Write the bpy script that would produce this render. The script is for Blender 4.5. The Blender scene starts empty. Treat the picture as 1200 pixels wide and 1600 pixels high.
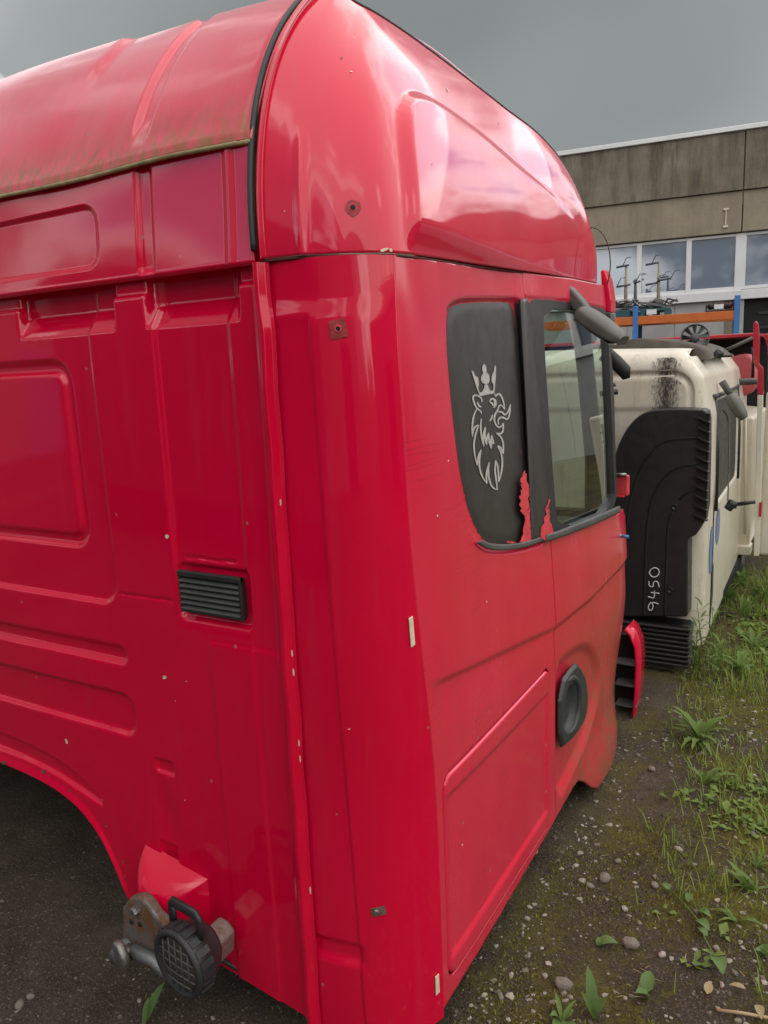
import bpy, math, random
import numpy as np
from mathutils import Matrix, Vector

random.seed(7); rng = np.random.default_rng(7)
scene = bpy.context.scene
col = scene.collection

# ------------------------------------------------------------------ camera
FPX = 1214.05                                   # focal length in pixels of the 1200 px wide photograph
PITCH, ROLL, AZ, BAZ = .18603, -.043195, .536904, .405577
CAM = np.array([.7385, -1.2621, 1.62])
_fw = np.array([-math.sin(AZ), math.cos(AZ), 0.]); _rt = np.array([math.cos(AZ), math.sin(AZ), 0.]); _up = np.array([0., 0., 1.])
_F = _fw*math.cos(PITCH) - _up*math.sin(PITCH); _U = _up*math.cos(PITCH) + _fw*math.sin(PITCH)
_cr, _sr = math.cos(ROLL), math.sin(ROLL)
_camr = _cr*_rt + _sr*_U; _camu = -_sr*_rt + _cr*_U
cam_data = bpy.data.cameras.new('camera'); cam = bpy.data.objects.new('camera', cam_data); col.objects.link(cam)
M = Matrix.Identity(4)
for i in range(3):
    M[i][0] = _camr[i]; M[i][1] = _camu[i]; M[i][2] = -_F[i]; M[i][3] = CAM[i]
cam.matrix_world = M
cam_data.sensor_fit = 'HORIZONTAL'; cam_data.sensor_width = 36.; cam_data.lens = 36.*FPX/1200.
cam_data.clip_start = .05; cam_data.clip_end = 2000.
scene.camera = cam

# ------------------------------------------------------------------ sky, sun, exposure
SUN_EL, SUN_ROT = math.radians(50), math.radians(78)     # soft sun through cloud from the right
world = bpy.data.worlds.new('World'); scene.world = world; world.use_nodes = True
wt = world.node_tree; wt.nodes.clear()
def wn(t, **k):
    n = wt.nodes.new(t)
    for a, v in k.items(): setattr(n, a, v)
    return n
w_out = wn('ShaderNodeOutputWorld'); w_bg = wn('ShaderNodeBackground')
w_sky = wn('ShaderNodeTexSky', sky_type='NISHITA', sun_disc=False, sun_elevation=SUN_EL, sun_rotation=SUN_ROT, dust_density=1.5)
w_tc = wn('ShaderNodeTexCoord'); w_sep = wn('ShaderNodeSeparateXYZ'); wt.links.new(w_tc.outputs['Generated'], w_sep.inputs[0])
def wmath(op, a, b=None, clamp=False):
    n = wn('ShaderNodeMath', operation=op, use_clamp=clamp)
    for i, v in enumerate((a, b)):
        if v is None: continue
        if isinstance(v, (int, float)): n.inputs[i].default_value = v
        else: wt.links.new(v, n.inputs[i])
    return n.outputs[0]
zc = wmath('ADD', wmath('MAXIMUM', w_sep.outputs[2], 0.), .5)
w_cmb = wn('ShaderNodeCombineXYZ')
wt.links.new(wmath('DIVIDE', w_sep.outputs[0], zc), w_cmb.inputs[0]); wt.links.new(wmath('DIVIDE', w_sep.outputs[1], zc), w_cmb.inputs[1])
w_map = wn('ShaderNodeMapping'); w_map.inputs['Location'].default_value = (-5.97, 2.01, 0); wt.links.new(w_cmb.outputs[0], w_map.inputs[0])
w_n1 = wn('ShaderNodeTexNoise'); w_n1.inputs['Scale'].default_value = 1.5; w_n1.inputs['Detail'].default_value = 9; w_n1.inputs['Roughness'].default_value = .55; w_n1.inputs['Distortion'].default_value = .35
w_n2 = wn('ShaderNodeTexNoise'); w_n2.inputs['Scale'].default_value = .75; w_n2.inputs['Detail'].default_value = 3
for n in (w_n1, w_n2): wt.links.new(w_map.outputs[0], n.inputs['Vector'])
# grey of the cloud deck, lighter overhead as an overcast sky is
w_cr = wn('ShaderNodeValToRGB'); e = w_cr.color_ramp.elements
e[0].position = .38; e[0].color = (.205, .222, .222, 1); e[1].position = .66; e[1].color = (.60, .62, .63, 1)
x = w_cr.color_ramp.elements.new(.52); x.color = (.31, .33, .333, 1)
wt.links.new(w_n2.outputs[0], w_cr.inputs[0])
w_dk = wn('ShaderNodeMix', data_type='RGBA', blend_type='MULTIPLY'); w_dk.inputs[0].default_value = 1.
wt.links.new(w_cr.outputs[0], w_dk.inputs[6])
zpos = wmath('MAXIMUM', w_sep.outputs[2], 0.)
w_hz = wmath('MULTIPLY', wmath('POWER', wmath('SUBTRACT', 1., zpos), 7.), .30)     # thinner cloud, lighter, at the horizon
w_cie = wmath('ADD', wmath('ADD', wmath('MULTIPLY', zpos, 1.15), .20), w_hz)
w_cie = wmath('MULTIPLY', w_cie, wmath('ADD', wmath('MULTIPLY', w_n1.outputs[0], 1.5), .28))   # folds in the deck; wt.links.new(w_cie, w_dk.inputs[7])
# torn holes: blue sky and bright cloud rims
w_hole = wn('ShaderNodeMapRange'); w_hole.inputs[1].default_value = .57; w_hole.inputs[2].default_value = .66
wt.links.new(w_n1.outputs[0], w_hole.inputs[0])
w_rim = wn('ShaderNodeMapRange'); w_rim.inputs[1].default_value = .525; w_rim.inputs[2].default_value = .62
wt.links.new(w_n1.outputs[0], w_rim.inputs[0])
w_m1 = wn('ShaderNodeMix', data_type='RGBA'); wt.links.new(w_dk.outputs[2], w_m1.inputs[6]); w_m1.inputs[7].default_value = (1.15, 1.15, 1.12, 1)
w_skys = wn('ShaderNodeMix', data_type='RGBA', blend_type='MULTIPLY'); w_skys.inputs[0].default_value = 1; wt.links.new(w_sky.outputs[0], w_skys.inputs[6]); w_skys.inputs[7].default_value = (.11, .11, .11, 1)
wt.links.new(w_rim.outputs[0], w_m1.inputs[0])
w_m2 = wn('ShaderNodeMix', data_type='RGBA'); wt.links.new(w_hole.outputs[0], w_m2.inputs[0]); wt.links.new(w_m1.outputs[2], w_m2.inputs[6]); wt.links.new(w_skys.outputs[2], w_m2.inputs[7])
wt.links.new(w_m2.outputs[2], w_bg.inputs[0]); w_bg.inputs[1].default_value = 1.0
wt.links.new(w_bg.outputs[0], w_out.inputs[0])
sun = bpy.data.lights.new('sun', 'SUN'); sun.energy = 1.5; sun.angle = math.radians(120); sun.color = (1., .95, .88)
sun_o = bpy.data.objects.new('sun', sun); col.objects.link(sun_o)
sd = Vector((math.sin(SUN_ROT)*math.cos(SUN_EL), math.cos(SUN_ROT)*math.cos(SUN_EL), math.sin(SUN_EL)))
sun_o.rotation_euler = sd.to_track_quat('Z', 'Y').to_euler()
vs = scene.view_settings; vs.view_transform = 'Standard'; vs.look = 'None'; vs.exposure = 1.26; vs.gamma = 1.; vs.use_curve_mapping = False

# ------------------------------------------------------------------ helpers
def ray(px, py):
    X, Y = px-600., py-800.
    d = _F*FPX + _camr*X - _camu*Y
    return d/np.linalg.norm(d)
def at(px, py, axis, val):                       # where a line of sight meets a plane of the place
    d = ray(px, py); return CAM + d*((val-CAM[axis])/d[axis])
def sstep(a, b, x):
    t = np.clip((x-a)/(b-a), 0., 1.); return t*t*(3-2*t)
def rrect(u, v, u0, u1, v0, v1, r):
    qx = np.abs(u-(u0+u1)/2)-(u1-u0)/2+r; qy = np.abs(v-(v0+v1)/2)-(v1-v0)/2+r
    return np.hypot(np.maximum(qx, 0), np.maximum(qy, 0))+np.minimum(np.maximum(qx, qy), 0)-r
def sdpoly(u, v, P):
    P = np.asarray(P, float); u = np.asarray(u, float); v = np.asarray(v, float)
    d = np.full(u.shape, 1e9); s = np.ones(u.shape); n = len(P)
    for i in range(n):
        a = P[i]; b = P[i-1]; e = b-a
        wx, wy = u-a[0], v-a[1]
        t = np.clip((wx*e[0]+wy*e[1])/(e@e+1e-12), 0, 1)
        bx, by = wx-e[0]*t, wy-e[1]*t
        d = np.minimum(d, bx*bx+by*by)
        c1 = v >= a[1]; c2 = v < b[1]; c3 = e[0]*wy > e[1]*wx
        s = np.where((c1 & c2 & c3) | (~c1 & ~c2 & ~c3), -s, s)
    return s*np.sqrt(d)
def chaikin(P, n=2, closed=True):
    P = [np.asarray(p, float) for p in P]
    for _ in range(n):
        Q = []
        m = len(P)
        for i in range(m if closed else m-1):
            a, b = P[i], P[(i+1) % m]
            Q += [a*.75+b*.25, a*.25+b*.75]
        if not closed: Q = [P[0]]+Q+[P[-1]]
        P = Q
    return np.array(P)
def tag(o, label=None, cat=None, group=None, kind=None):
    if label: o['label'] = label
    if cat: o['category'] = cat
    if group: o['group'] = group
    if kind: o['kind'] = kind
    return o
def empty(name, loc=(0, 0, 0), rz=0., label=None, cat=None, group=None):
    o = bpy.data.objects.new(name, None); col.objects.link(o); o.location = loc; o.rotation_euler = (0, 0, rz); o.empty_display_size = .1
    return tag(o, label, cat, group)
def mesh_obj(name, V, Fc, mat, parent=None, smooth=True, solid=0., bevel=0., sharp=None, sub=0):
    me = bpy.data.meshes.new(name)
    me.from_pydata([tuple(map(float, p)) for p in V], [], [tuple(map(int, f)) for f in Fc]); me.update()
    o = bpy.data.objects.new(name, me); col.objects.link(o)
    if mat is not None: me.materials.append(mat)
    if smooth: me.polygons.foreach_set('use_smooth', [True]*len(me.polygons))
    if parent is not None: o.parent = parent
    if sub:
        m = o.modifiers.new('s', 'SUBSURF'); m.levels = sub; m.render_levels = sub
    if bevel:
        m = o.modifiers.new('b', 'BEVEL'); m.width = bevel; m.segments = 2; m.limit_method = 'ANGLE'; m.angle_limit = math.radians(35)
        m.harden_normals = smooth
    if solid:
        m = o.modifiers.new('t', 'SOLIDIFY'); m.thickness = abs(solid); m.offset = -1. if solid > 0 else 1.
    return o
class MB:
    """collects shapes, build() makes one mesh object"""
    def __init__(s): s.v = []; s.f = []
    def add(s, V, F):
        k = len(s.v); s.v += [tuple(p) for p in V]; s.f += [tuple(i+k for i in f) for f in F]; return s
    def box(s, x0, x1, y0, y1, z0, z1):
        V = [(x0,y0,z0),(x1,y0,z0),(x1,y1,z0),(x0,y1,z0),(x0,y0,z1),(x1,y0,z1),(x1,y1,z1),(x0,y1,z1)]
        return s.add(V, [(0,3,2,1),(4,5,6,7),(0,1,5,4),(1,2,6,5),(2,3,7,6),(3,0,4,7)])
    def prism(s, P, a, b, axis=1):               # polygon extruded along an axis
        n = len(P)
        def mk(p, t): return {0: (t, p[0], p[1]), 1: (p[0], t, p[1]), 2: (p[0], p[1], t)}[axis]
        V = [mk(p, a) for p in P]+[mk(p, b) for p in P]
        return s.add(V, [tuple(range(n)), tuple(range(2*n-1, n-1, -1))]+[(i, i+n, (i+1) % n+n, (i+1) % n) for i in range(n)])
    def tube(s, P, r, n=8, cap=True, sy=1.):
        P = [np.asarray(p, float) for p in P]; R = r if hasattr(r, '__len__') else [r]*len(P)
        V = []; F = []; prev = None
        for i, p in enumerate(P):
            t = P[min(i+1, len(P)-1)]-P[max(i-1, 0)]; t = t/(np.linalg.norm(t)+1e-9)
            if prev is None:
                a = np.array([0, 0, 1.]) if abs(t[2]) < .9 else np.array([1., 0, 0]); u = np.cross(t, a)
            else: u = prev-t*(prev@t)
            u = u/(np.linalg.norm(u)+1e-9); prev = u; w = np.cross(t, u)
            for k in range(n):
                th = 2*math.pi*k/n; V.append(p+R[i]*(u*math.cos(th)+w*math.sin(th)*sy))
        for i in range(len(P)-1):
            for k in range(n):
                F.append((i*n+k, i*n+(k+1) % n, (i+1)*n+(k+1) % n, (i+1)*n+k))
        if cap: F += [tuple(range(n-1, -1, -1)), tuple(range((len(P)-1)*n, len(P)*n))]
        return s.add(V, F)
    def lathe(s, prof, c, ax, n=32):             # prof: (radius, along axis)
        ax = np.asarray(ax, float); ax /= np.linalg.norm(ax)
        a = np.array([0, 0, 1.]) if abs(ax[2]) < .9 else np.array([1., 0, 0]); u = np.cross(ax, a); u /= np.linalg.norm(u); w = np.cross(ax, u)
        V = []; F = []
        for r, h in prof:
            for k in range(n):
                t = 2*math.pi*k/n; V.append(np.asarray(c)+ax*h+r*(u*math.cos(t)+w*math.sin(t)))
        for i in range(len(prof)-1):
            for k in range(n): F.append((i*n+k, i*n+(k+1) % n, (i+1)*n+(k+1) % n, (i+1)*n+k))
        return s.add(V, F)
    def build(s, name, mat, parent=None, **k):
        return mesh_obj(name, s.v, s.f, mat, parent, **k)
def grid_panel(name, us, vs_, fn, mat, parent=None, cut=None, solid=0., flip=False):
    """sheet over (u,v); fn gives points; cut(u,v) > 0 is removed, the rim is moved onto cut = 0"""
    U, V = np.meshgrid(us, vs_, indexing='ij'); U = U.copy(); V = V.copy()
    n, m = U.shape
    if cut is not None:
        hu = np.median(np.diff(us)); hv = np.median(np.diff(vs_)); e = .3*min(hu, hv)
        for it in range(3):
            d = cut(U, V)
            gu = (cut(U+e, V)-cut(U-e, V))/(2*e); gv = (cut(U, V+e)-cut(U, V-e))/(2*e)
            g2 = gu*gu+gv*gv+1e-9
            if it == 0: near = (np.abs(d) < .62*max(hu, hv)) & (d > -.45*max(hu, hv))
            U = np.where(near, U-d*gu/g2, U); V = np.where(near, V-d*gv/g2, V)
        dd = cut(U, V); inside = dd < 1e-4*5+.02*min(hu, hv)
    else: inside = np.ones(U.shape, bool)
    P = fn(U, V).reshape(-1, 3)
    idx = np.arange(n*m).reshape(n, m)
    q = np.stack([idx[:-1, :-1], idx[1:, :-1], idx[1:, 1:], idx[:-1, 1:]], -1).reshape(-1, 4)
    ok = inside.reshape(-1)[q].all(1); q = q[ok]
    if cut is not None:                           # drop slivers squeezed flat on the rim
        Uf, Vf = U.reshape(-1), V.reshape(-1)
        ar = .5*np.abs((Uf[q[:, 2]]-Uf[q[:, 0]])*(Vf[q[:, 3]]-Vf[q[:, 1]])-(Uf[q[:, 3]]-Uf[q[:, 1]])*(Vf[q[:, 2]]-Vf[q[:, 0]]))
        q = q[ar > .12*hu*hv]
    if flip: q = q[:, ::-1]
    used = np.unique(q); rem = -np.ones(n*m, int); rem[used] = np.arange(len(used))
    return mesh_obj(name, P[used], rem[q], mat, parent, True, solid)
def strip_on(name, polys, fn, mat, parent, thick=.0):
    """thin filled polygons lying on a surface fn(a,b)"""
    import mathutils.geometry as G
    V = []; F = []
    for P in polys:
        tri = G.tessellate_polygon([[Vector((p[0], p[1], 0)) for p in P]])
        k = len(V); V += [tuple(fn(p[0], p[1])) for p in P]; F += [tuple(i+k for i in t) for t in tri]
    return mesh_obj(name, V, F, mat, parent, False, solid=thick)

# ------------------------------------------------------------------ materials
def mat(name):
    m = bpy.data.materials.new(name); m.use_nodes = True
    return m, m.node_tree, m.node_tree.nodes['Principled BSDF']
def N(nt, t, **k):
    n = nt.nodes.new(t)
    for a, v in k.items():
        if a in n.inputs: n.inputs[a].default_value = v
        else: setattr(n, a, v)
    return n
def noise(nt, scale, detail=4, rough=.55, vec=None, dist=0.):
    n = N(nt, 'ShaderNodeTexNoise'); n.inputs['Scale'].default_value = scale; n.inputs['Detail'].default_value = detail; n.inputs['Roughness'].default_value = rough; n.inputs['Distortion'].default_value = dist
    if vec is not None: nt.links.new(vec, n.inputs['Vector'])
    return n.outputs[0]
def pos(nt, scale=None):
    g = N(nt, 'ShaderNodeNewGeometry').outputs['Position']
    if scale is None: return g
    mp = N(nt, 'ShaderNodeMapping'); mp.inputs['Scale'].default_value = scale; nt.links.new(g, mp.inputs[0]); return mp.outputs[0]
def obj_co(nt, scale=None):
    g = N(nt, 'ShaderNodeTexCoord').outputs['Object']
    if scale is None: return g
    mp = N(nt, 'ShaderNodeMapping'); mp.inputs['Scale'].default_value = scale; nt.links.new(g, mp.inputs[0]); return mp.outputs[0]
def rng_(nt, v, a, b, c=0., d=1.):
    n = N(nt, 'ShaderNodeMapRange'); n.inputs[1].default_value = a; n.inputs[2].default_value = b; n.inputs[3].default_value = c; n.inputs[4].default_value = d
    nt.links.new(v, n.inputs[0]); return n.outputs[0]
def mth(nt, op, a, b=None, clamp=False):
    n = N(nt, 'ShaderNodeMath'); n.operation = op; n.use_clamp = clamp
    for i, v in enumerate((a, b)):
        if v is None: continue
        if isinstance(v, (int, float)): n.inputs[i].default_value = v
        else: nt.links.new(v, n.inputs[i])
    return n.outputs[0]
def mixc(nt, f, a, b):
    n = N(nt, 'ShaderNodeMix'); n.data_type = 'RGBA'
    for i, v in ((0, f), (6, a), (7, b)):
        if isinstance(v, (int, float)): n.inputs[i].default_value = v
        elif isinstance(v, tuple): n.inputs[i].default_value = v if len(v) == 4 else v+(1,)
        else: nt.links.new(v, n.inputs[i])
    return n.outputs[2]
def bump(nt, b, h, strength=.3, dist=.01):
    n = N(nt, 'ShaderNodeBump'); n.inputs['Strength'].default_value = strength; n.inputs['Distance'].default_value = dist
    nt.links.new(h, n.inputs['Height']); nt.links.new(n.outputs[0], b.inputs['Normal']); return n
def simple(name, c, rough=.5, metal=0., var=.15, vscale=6., bmp=0., bscale=120., spec=.5, coat=0.):
    m, nt, b = mat(name)
    f = noise(nt, vscale, 5, .6, pos(nt))
    lo = tuple(max(0, k*(1-var)) for k in c); hi = tuple(min(1, k*(1+var)) for k in c)
    nt.links.new(mixc(nt, rng_(nt, f, .3, .7), lo, hi), b.inputs['Base Color'])
    f2 = noise(nt, vscale*4, 4, .6, pos(nt))
    nt.links.new(rng_(nt, f2, .3, .7, max(.02, rough-.1), min(1, rough+.1)), b.inputs['Roughness'])
    b.inputs['Metallic'].default_value = metal; b.inputs['Specular IOR Level'].default_value = spec; b.inputs['Coat Weight'].default_value = coat
    if bmp: bump(nt, b, noise(nt, bscale, 4, .6, pos(nt)), bmp, .004)
    return m

def paint(name, fade=.0, dirt=0., algae=False, scratch=0., dull=0., wavy=.16):
    """red lacquer: faded haze, brown road dirt, green algae and scratches are wear on it"""
    m, nt, b = mat(name)
    P = pos(nt)
    sep = N(nt, 'ShaderNodeSeparateXYZ'); nt.links.new(P, sep.inputs[0])
    base = mixc(nt, rng_(nt, noise(nt, 1.7, 3, .5, P), .3, .7), (.66, .0006, .036), (.73, .001, .045))
    rough = rng_(nt, noise(nt, 9, 4, .6, P), .3, .7, .30, .42)
    dust = noise(nt, 3.0, 8, .65, pos(nt, (1, 1, .35)))
    if fade:
        base = mixc(nt, rng_(nt, dust, .3, .75, fade*.35, fade), base, (.84, .095, .165))
    # thin dust film run down by rain
    stk = rng_(nt, noise(nt, 5, 7, .65, pos(nt, (5, 5, .45))), .54, .8, 0., .12)
    base = mixc(nt, stk, base, (.42, .09, .09))
    # tiny stone chips
    vor = N(nt, 'ShaderNodeTexVoronoi'); vor.inputs['Scale'].default_value = 17; nt.links.new(P, vor.inputs['Vector'])
    pick = N(nt, 'ShaderNodeSeparateColor'); nt.links.new(vor.outputs['Color'], pick.inputs[0])
    chip = mth(nt, 'MULTIPLY', mth(nt, 'LESS_THAN', vor.outputs['Distance'], .075), mth(nt, 'GREATER_THAN', pick.outputs[0], .83))
    base = mixc(nt, mth(nt, 'MULTIPLY', chip, .6), base, (.42, .2, .17))
    if dirt:
        zz = rng_(nt, sep.outputs[2], .05, 1.0, 1., 0.)
        yy = rng_(nt, sep.outputs[1], .8, 2.0, .12, 1.)
        sp = rng_(nt, noise(nt, 26, 8, .7, P), .42, .68)
        big = rng_(nt, noise(nt, 5, 6, .65, P), .25, .7)
        f = mth(nt, 'MULTIPLY', mth(nt, 'MULTIPLY', zz, yy), mth(nt, 'ADD', mth(nt, 'MULTIPLY', sp, .75), mth(nt, 'MULTIPLY', big, .75)), True)
        f = mth(nt, 'MULTIPLY', f, dirt, True)
        base = mixc(nt, f, base, (.30, .105, .055))
        rough = mth(nt, 'ADD', rough, mth(nt, 'MULTIPLY', f, .4), True)
    if algae:
        lo = rng_(nt, sep.outputs[2], 2.065, 2.17, 1.25, 0.)
        st = rng_(nt, noise(nt, 9, 7, .7, pos(nt, (6, 6, .8))), .38, .66)
        f = mth(nt, 'MULTIPLY', lo, mth(nt, 'ADD', mth(nt, 'MULTIPLY', st, 1.1), .05), True)
        base = mixc(nt, mth(nt, 'MULTIPLY', f, .8), base, (.17, .14, .025))
        gr = rng_(nt, noise(nt, 4, 9, .75, pos(nt, (2, .6, .6))), .4, .75, .12, .5)
        base = mixc(nt, gr, base, (.64, .20, .21))
        rough = mth(nt, 'ADD', rough, mth(nt, 'MULTIPLY', f, .3), True)
    if scratch:
        w = N(nt, 'ShaderNodeTexWave'); w.inputs['Scale'].default_value = 3.2; w.inputs['Distortion'].default_value = 9; w.inputs['Detail'].default_value = 4; w.inputs['Detail Scale'].default_value = 1.4
        w.bands_direction = 'Z'; nt.links.new(pos(nt, (.3, .4, 6)), w.inputs['Vector'])
        f = mth(nt, 'MULTIPLY', mth(nt, 'GREATER_THAN', w.outputs['Fac'], .965), rng_(nt, noise(nt, 4, 4, .6, P), .5, .7))
        base = mixc(nt, mth(nt, 'MULTIPLY', f, scratch), base, (.36, .02, .03))
    nt.links.new(base, b.inputs['Base Color']); nt.links.new(rough, b.inputs['Roughness'])
    b.inputs['Specular IOR Level'].default_value = .04+.5*dull
    b.inputs['Coat Weight'].default_value = 1.; b.inputs['Coat IOR'].default_value = 1.5
    nt.links.new(rng_(nt, dust, .35, .75, .03+dull*.5, (.12 if not (dirt or algae) else .28)+dull*.6), b.inputs['Coat Roughness'])
    # orange peel and slight waviness of the sheet metal
    h = mth(nt, 'ADD', mth(nt, 'MULTIPLY', noise(nt, 2.2, 2, .5, P), 1.), mth(nt, 'MULTIPLY', noise(nt, 160, 2, .5, P), .012))
    bn = bump(nt, b, h, wavy, .012); nt.links.new(bn.outputs[0], b.inputs['Coat Normal'])
    return m
RED = paint('red_paint'); RED_SIDE = paint('red_paint_faded_side', fade=.34, scratch=.6, dirt=.16, dull=.10); RED_DOOR = paint('red_paint_dirty_door', fade=.34, dirt=1.6, dull=.12)
RED_ROOF = paint('red_paint_algae_roof', fade=.8, algae=True); RED_SHELL = paint('red_paint_roof_shell', fade=.14, wavy=.05)
BLACK = simple('black_plastic', (.026, .025, .025), .42, bmp=.15, bscale=400)
DARKGREY = simple('dark_grey_plastic', (.085, .083, .08), .55, var=.25, bmp=.25, bscale=260)
GREYMIRROR = simple('weathered_grey_plastic', (.10, .094, .085), .6, var=.3, vscale=9, bmp=.3, bscale=300)
RUBBER = simple('rubber_seal', (.030, .032, .036), .5, var=.25)
TAN = simple('dirty_edge_trim', (.36, .29, .15), .7, var=.35, vscale=30)
FILM = simple('matt_black_film', (.042, .037, .036), .42, var=.15, vscale=5)
FRAMEM = simple('black_frame_plastic', (.026, .025, .026), .45)
SILVER = simple('silver_foil', (.46, .43, .42), .5, var=.16, vscale=40)
TAPE = simple('yellowed_white_tape', (.72, .62, .45), .6, var=.15, vscale=40)
CHALK = simple('white_chalk', (.7, .7, .68), .9, var=.2, vscale=60)
STEEL = simple('worn_steel', (.28, .27, .26), .45, metal=.8, var=.35, vscale=25, bmp=.3, bscale=150)
DARKVOID = simple('black_underbody_and_shade', (.012, .012, .012), .8)  # underbody black, also stands in for shade in gaps, holes and the doorway
INTERIOR = simple('interior_trim', (.05, .05, .05), .8)
RAWRED = simple('peeled_red_primer', (.62, .045, .06), .6, var=.2, vscale=30)
BLUEPIN = simple('blue_plastic', (.04, .17, .42), .45)
CHIP = simple('chipped_cream_primer', (.70, .60, .46), .8, var=.15, vscale=60)
def rusty(name, c=(.19, .20, .21), amount=.5):
    m, nt, b = mat(name); P = pos(nt)
    f = rng_(nt, noise(nt, 22, 8, .7, P), .62-amount*.3, .72-amount*.2)
    g = noise(nt, 90, 5, .7, P)
    nt.links.new(mixc(nt, f, c, mixc(nt, g, (.09, .035, .012), (.22, .10, .04))), b.inputs['Base Color'])
    nt.links.new(rng_(nt, f, 0, 1, .45, .9), b.inputs['Roughness']); nt.links.new(rng_(nt, f, 0, 1, .55, 0.), b.inputs['Metallic'])
    bump(nt, b, g, .5, .004); return m
RUST = rusty('rusty_steel', amount=.8); RUST_LITE = rusty('grey_cast_steel', (.20, .21, .22), .2)
def cream(name, stain=1.):
    m, nt, b = mat(name); P = pos(nt)
    base = mixc(nt, rng_(nt, noise(nt, 4, 6, .65, P), .3, .7), (.68, .62, .50), (.77, .72, .62))
    st = rng_(nt, noise(nt, 14, 9, .75, pos(nt, (1.6, 1.6, .25))), .52, .75)
    base = mixc(nt, mth(nt, 'MULTIPLY', st, .55*stain), base, (.22, .17, .09))
    sp = rng_(nt, noise(nt, 60, 5, .7, P), .6, .72); base = mixc(nt, mth(nt, 'MULTIPLY', sp, .4*stain), base, (.15, .12, .07))
    nt.links.new(base, b.inputs['Base Color']); b.inputs['Roughness'].default_value = .42; b.inputs['Coat Weight'].default_value = .25; b.inputs['Coat Roughness'].default_value = .25
    return m
CREAM = cream('cream_paint'); CREAM2 = cream('cream_paint_clean', .35)
def glass(name, tint, spec=1.):
    m = bpy.data.materials.new(name); m.use_nodes = True; nt = m.node_tree; nt.nodes.clear()
    o = N(nt, 'ShaderNodeOutputMaterial'); t = N(nt, 'ShaderNodeBsdfTransparent'); t.inputs[0].default_value = tint+(1,)
    g = N(nt, 'ShaderNodeBsdfGlossy'); g.inputs['Roughness'].default_value = .012; g.inputs[0].default_value = (.95, .97, .95, 1)
    fr = N(nt, 'ShaderNodeFresnel'); fr.inputs[0].default_value = 1.55
    h = noise(nt, 3, 2, .5, pos(nt)); bn = N(nt, 'ShaderNodeBump'); bn.inputs['Strength'].default_value = .04; bn.inputs['Distance'].default_value = .01; nt.links.new(h, bn.inputs['Height']); nt.links.new(bn.outputs[0], g.inputs['Normal'])
    f = mth(nt, 'MULTIPLY', fr.outputs[0], 1.5*spec, True)
    mx = N(nt, 'ShaderNodeMixShader'); nt.links.new(f, mx.inputs[0]); nt.links.new(t.outputs[0], mx.inputs[1]); nt.links.new(g.outputs[0], mx.inputs[2]); nt.links.new(mx.outputs[0], o.inputs[0])
    return m
GLASS = glass('green_tinted_glass', (.62, .78, .66))
def window_glass():
    m, nt, b = mat('sky_tinted_window_pane')
    b.inputs['Base Color'].default_value = (.10, .13, .21, 1); b.inputs['Roughness'].default_value = .03; b.inputs['Specular IOR Level'].default_value = 1.; b.inputs['Coat Weight'].default_value = 1.; b.inputs['Coat IOR'].default_value = 2.2; b.inputs['Coat Roughness'].default_value = .02  # bluish base colour stands for the blue sky mirrored in the panes
    bump(nt, b, noise(nt, .8, 2, .5, pos(nt)), .05, .05); return m
PANE = window_glass()
# ------------------------------------------------------------------ red cab: surfaces of the body
# cab frame = world frame: rear wall in the plane y = 0, right flank near x = 0, ground z = 0
cab = empty('red_truck_cab', (-1.2, 1., 0), label='large red high-roof truck cab with lion emblem, standing on the ground', cat='truck cab')
CABI = Matrix.Translation((1.2, -1., 0))
def part(o): o.parent = cab; o.matrix_parent_inverse = CABI; return o
def tumble(z):
    t = np.clip((z-.75)/1.1, 0, 1.2); return t**1.3
def S(y, z):                                     # the flank
    y = np.asarray(y, float); z = np.asarray(z, float)
    x = -.10*tumble(z)*(.22+.78*sstep(0., 1.0, y))
    x = x-.012*np.exp(-np.maximum(y-.12, 0)/.10)
    fr = np.maximum(y-1.80, 0); x = x-.30*fr**2-1.6*np.maximum(y-1.97, 0)**1.5
    return x
def side_pt(px, py, off=0.):                     # line of sight onto the flank -> (y, z)
    d = ray(px, py); t = np.linspace(.8, 6., 900); P = CAM+d*t[:, None]
    g = P[:, 0]-S(P[:, 1], P[:, 2])-off; i = int(np.argmax((g[:-1] > 0) & (g[1:] <= 0)))
    if not (g[i] > 0 >= g[i+1]): i = int(np.argmin(np.abs(g[:-1])))
    k = g[i]/(g[i]-g[i+1]) if g[i] != g[i+1] and g[i]*g[i+1] <= 0 else 0.
    p = P[i]+(P[i+1]-P[i])*k
    return (p[1], p[2])
def SP(L, off=0.): return [side_pt(a, b, off) for a, b in L]
def rear_pt(px, py):
    p = at(px, py, 1, 0.); return (p[0], p[2])
def recess(sd, w, depth):                        # smooth step down over width w inside sd = 0
    return -depth*sstep(0., w, -sd)
def ring(sd, w, depth):                          # groove along sd = 0
    return -depth*sstep(w, w*.25, np.abs(sd))

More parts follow.
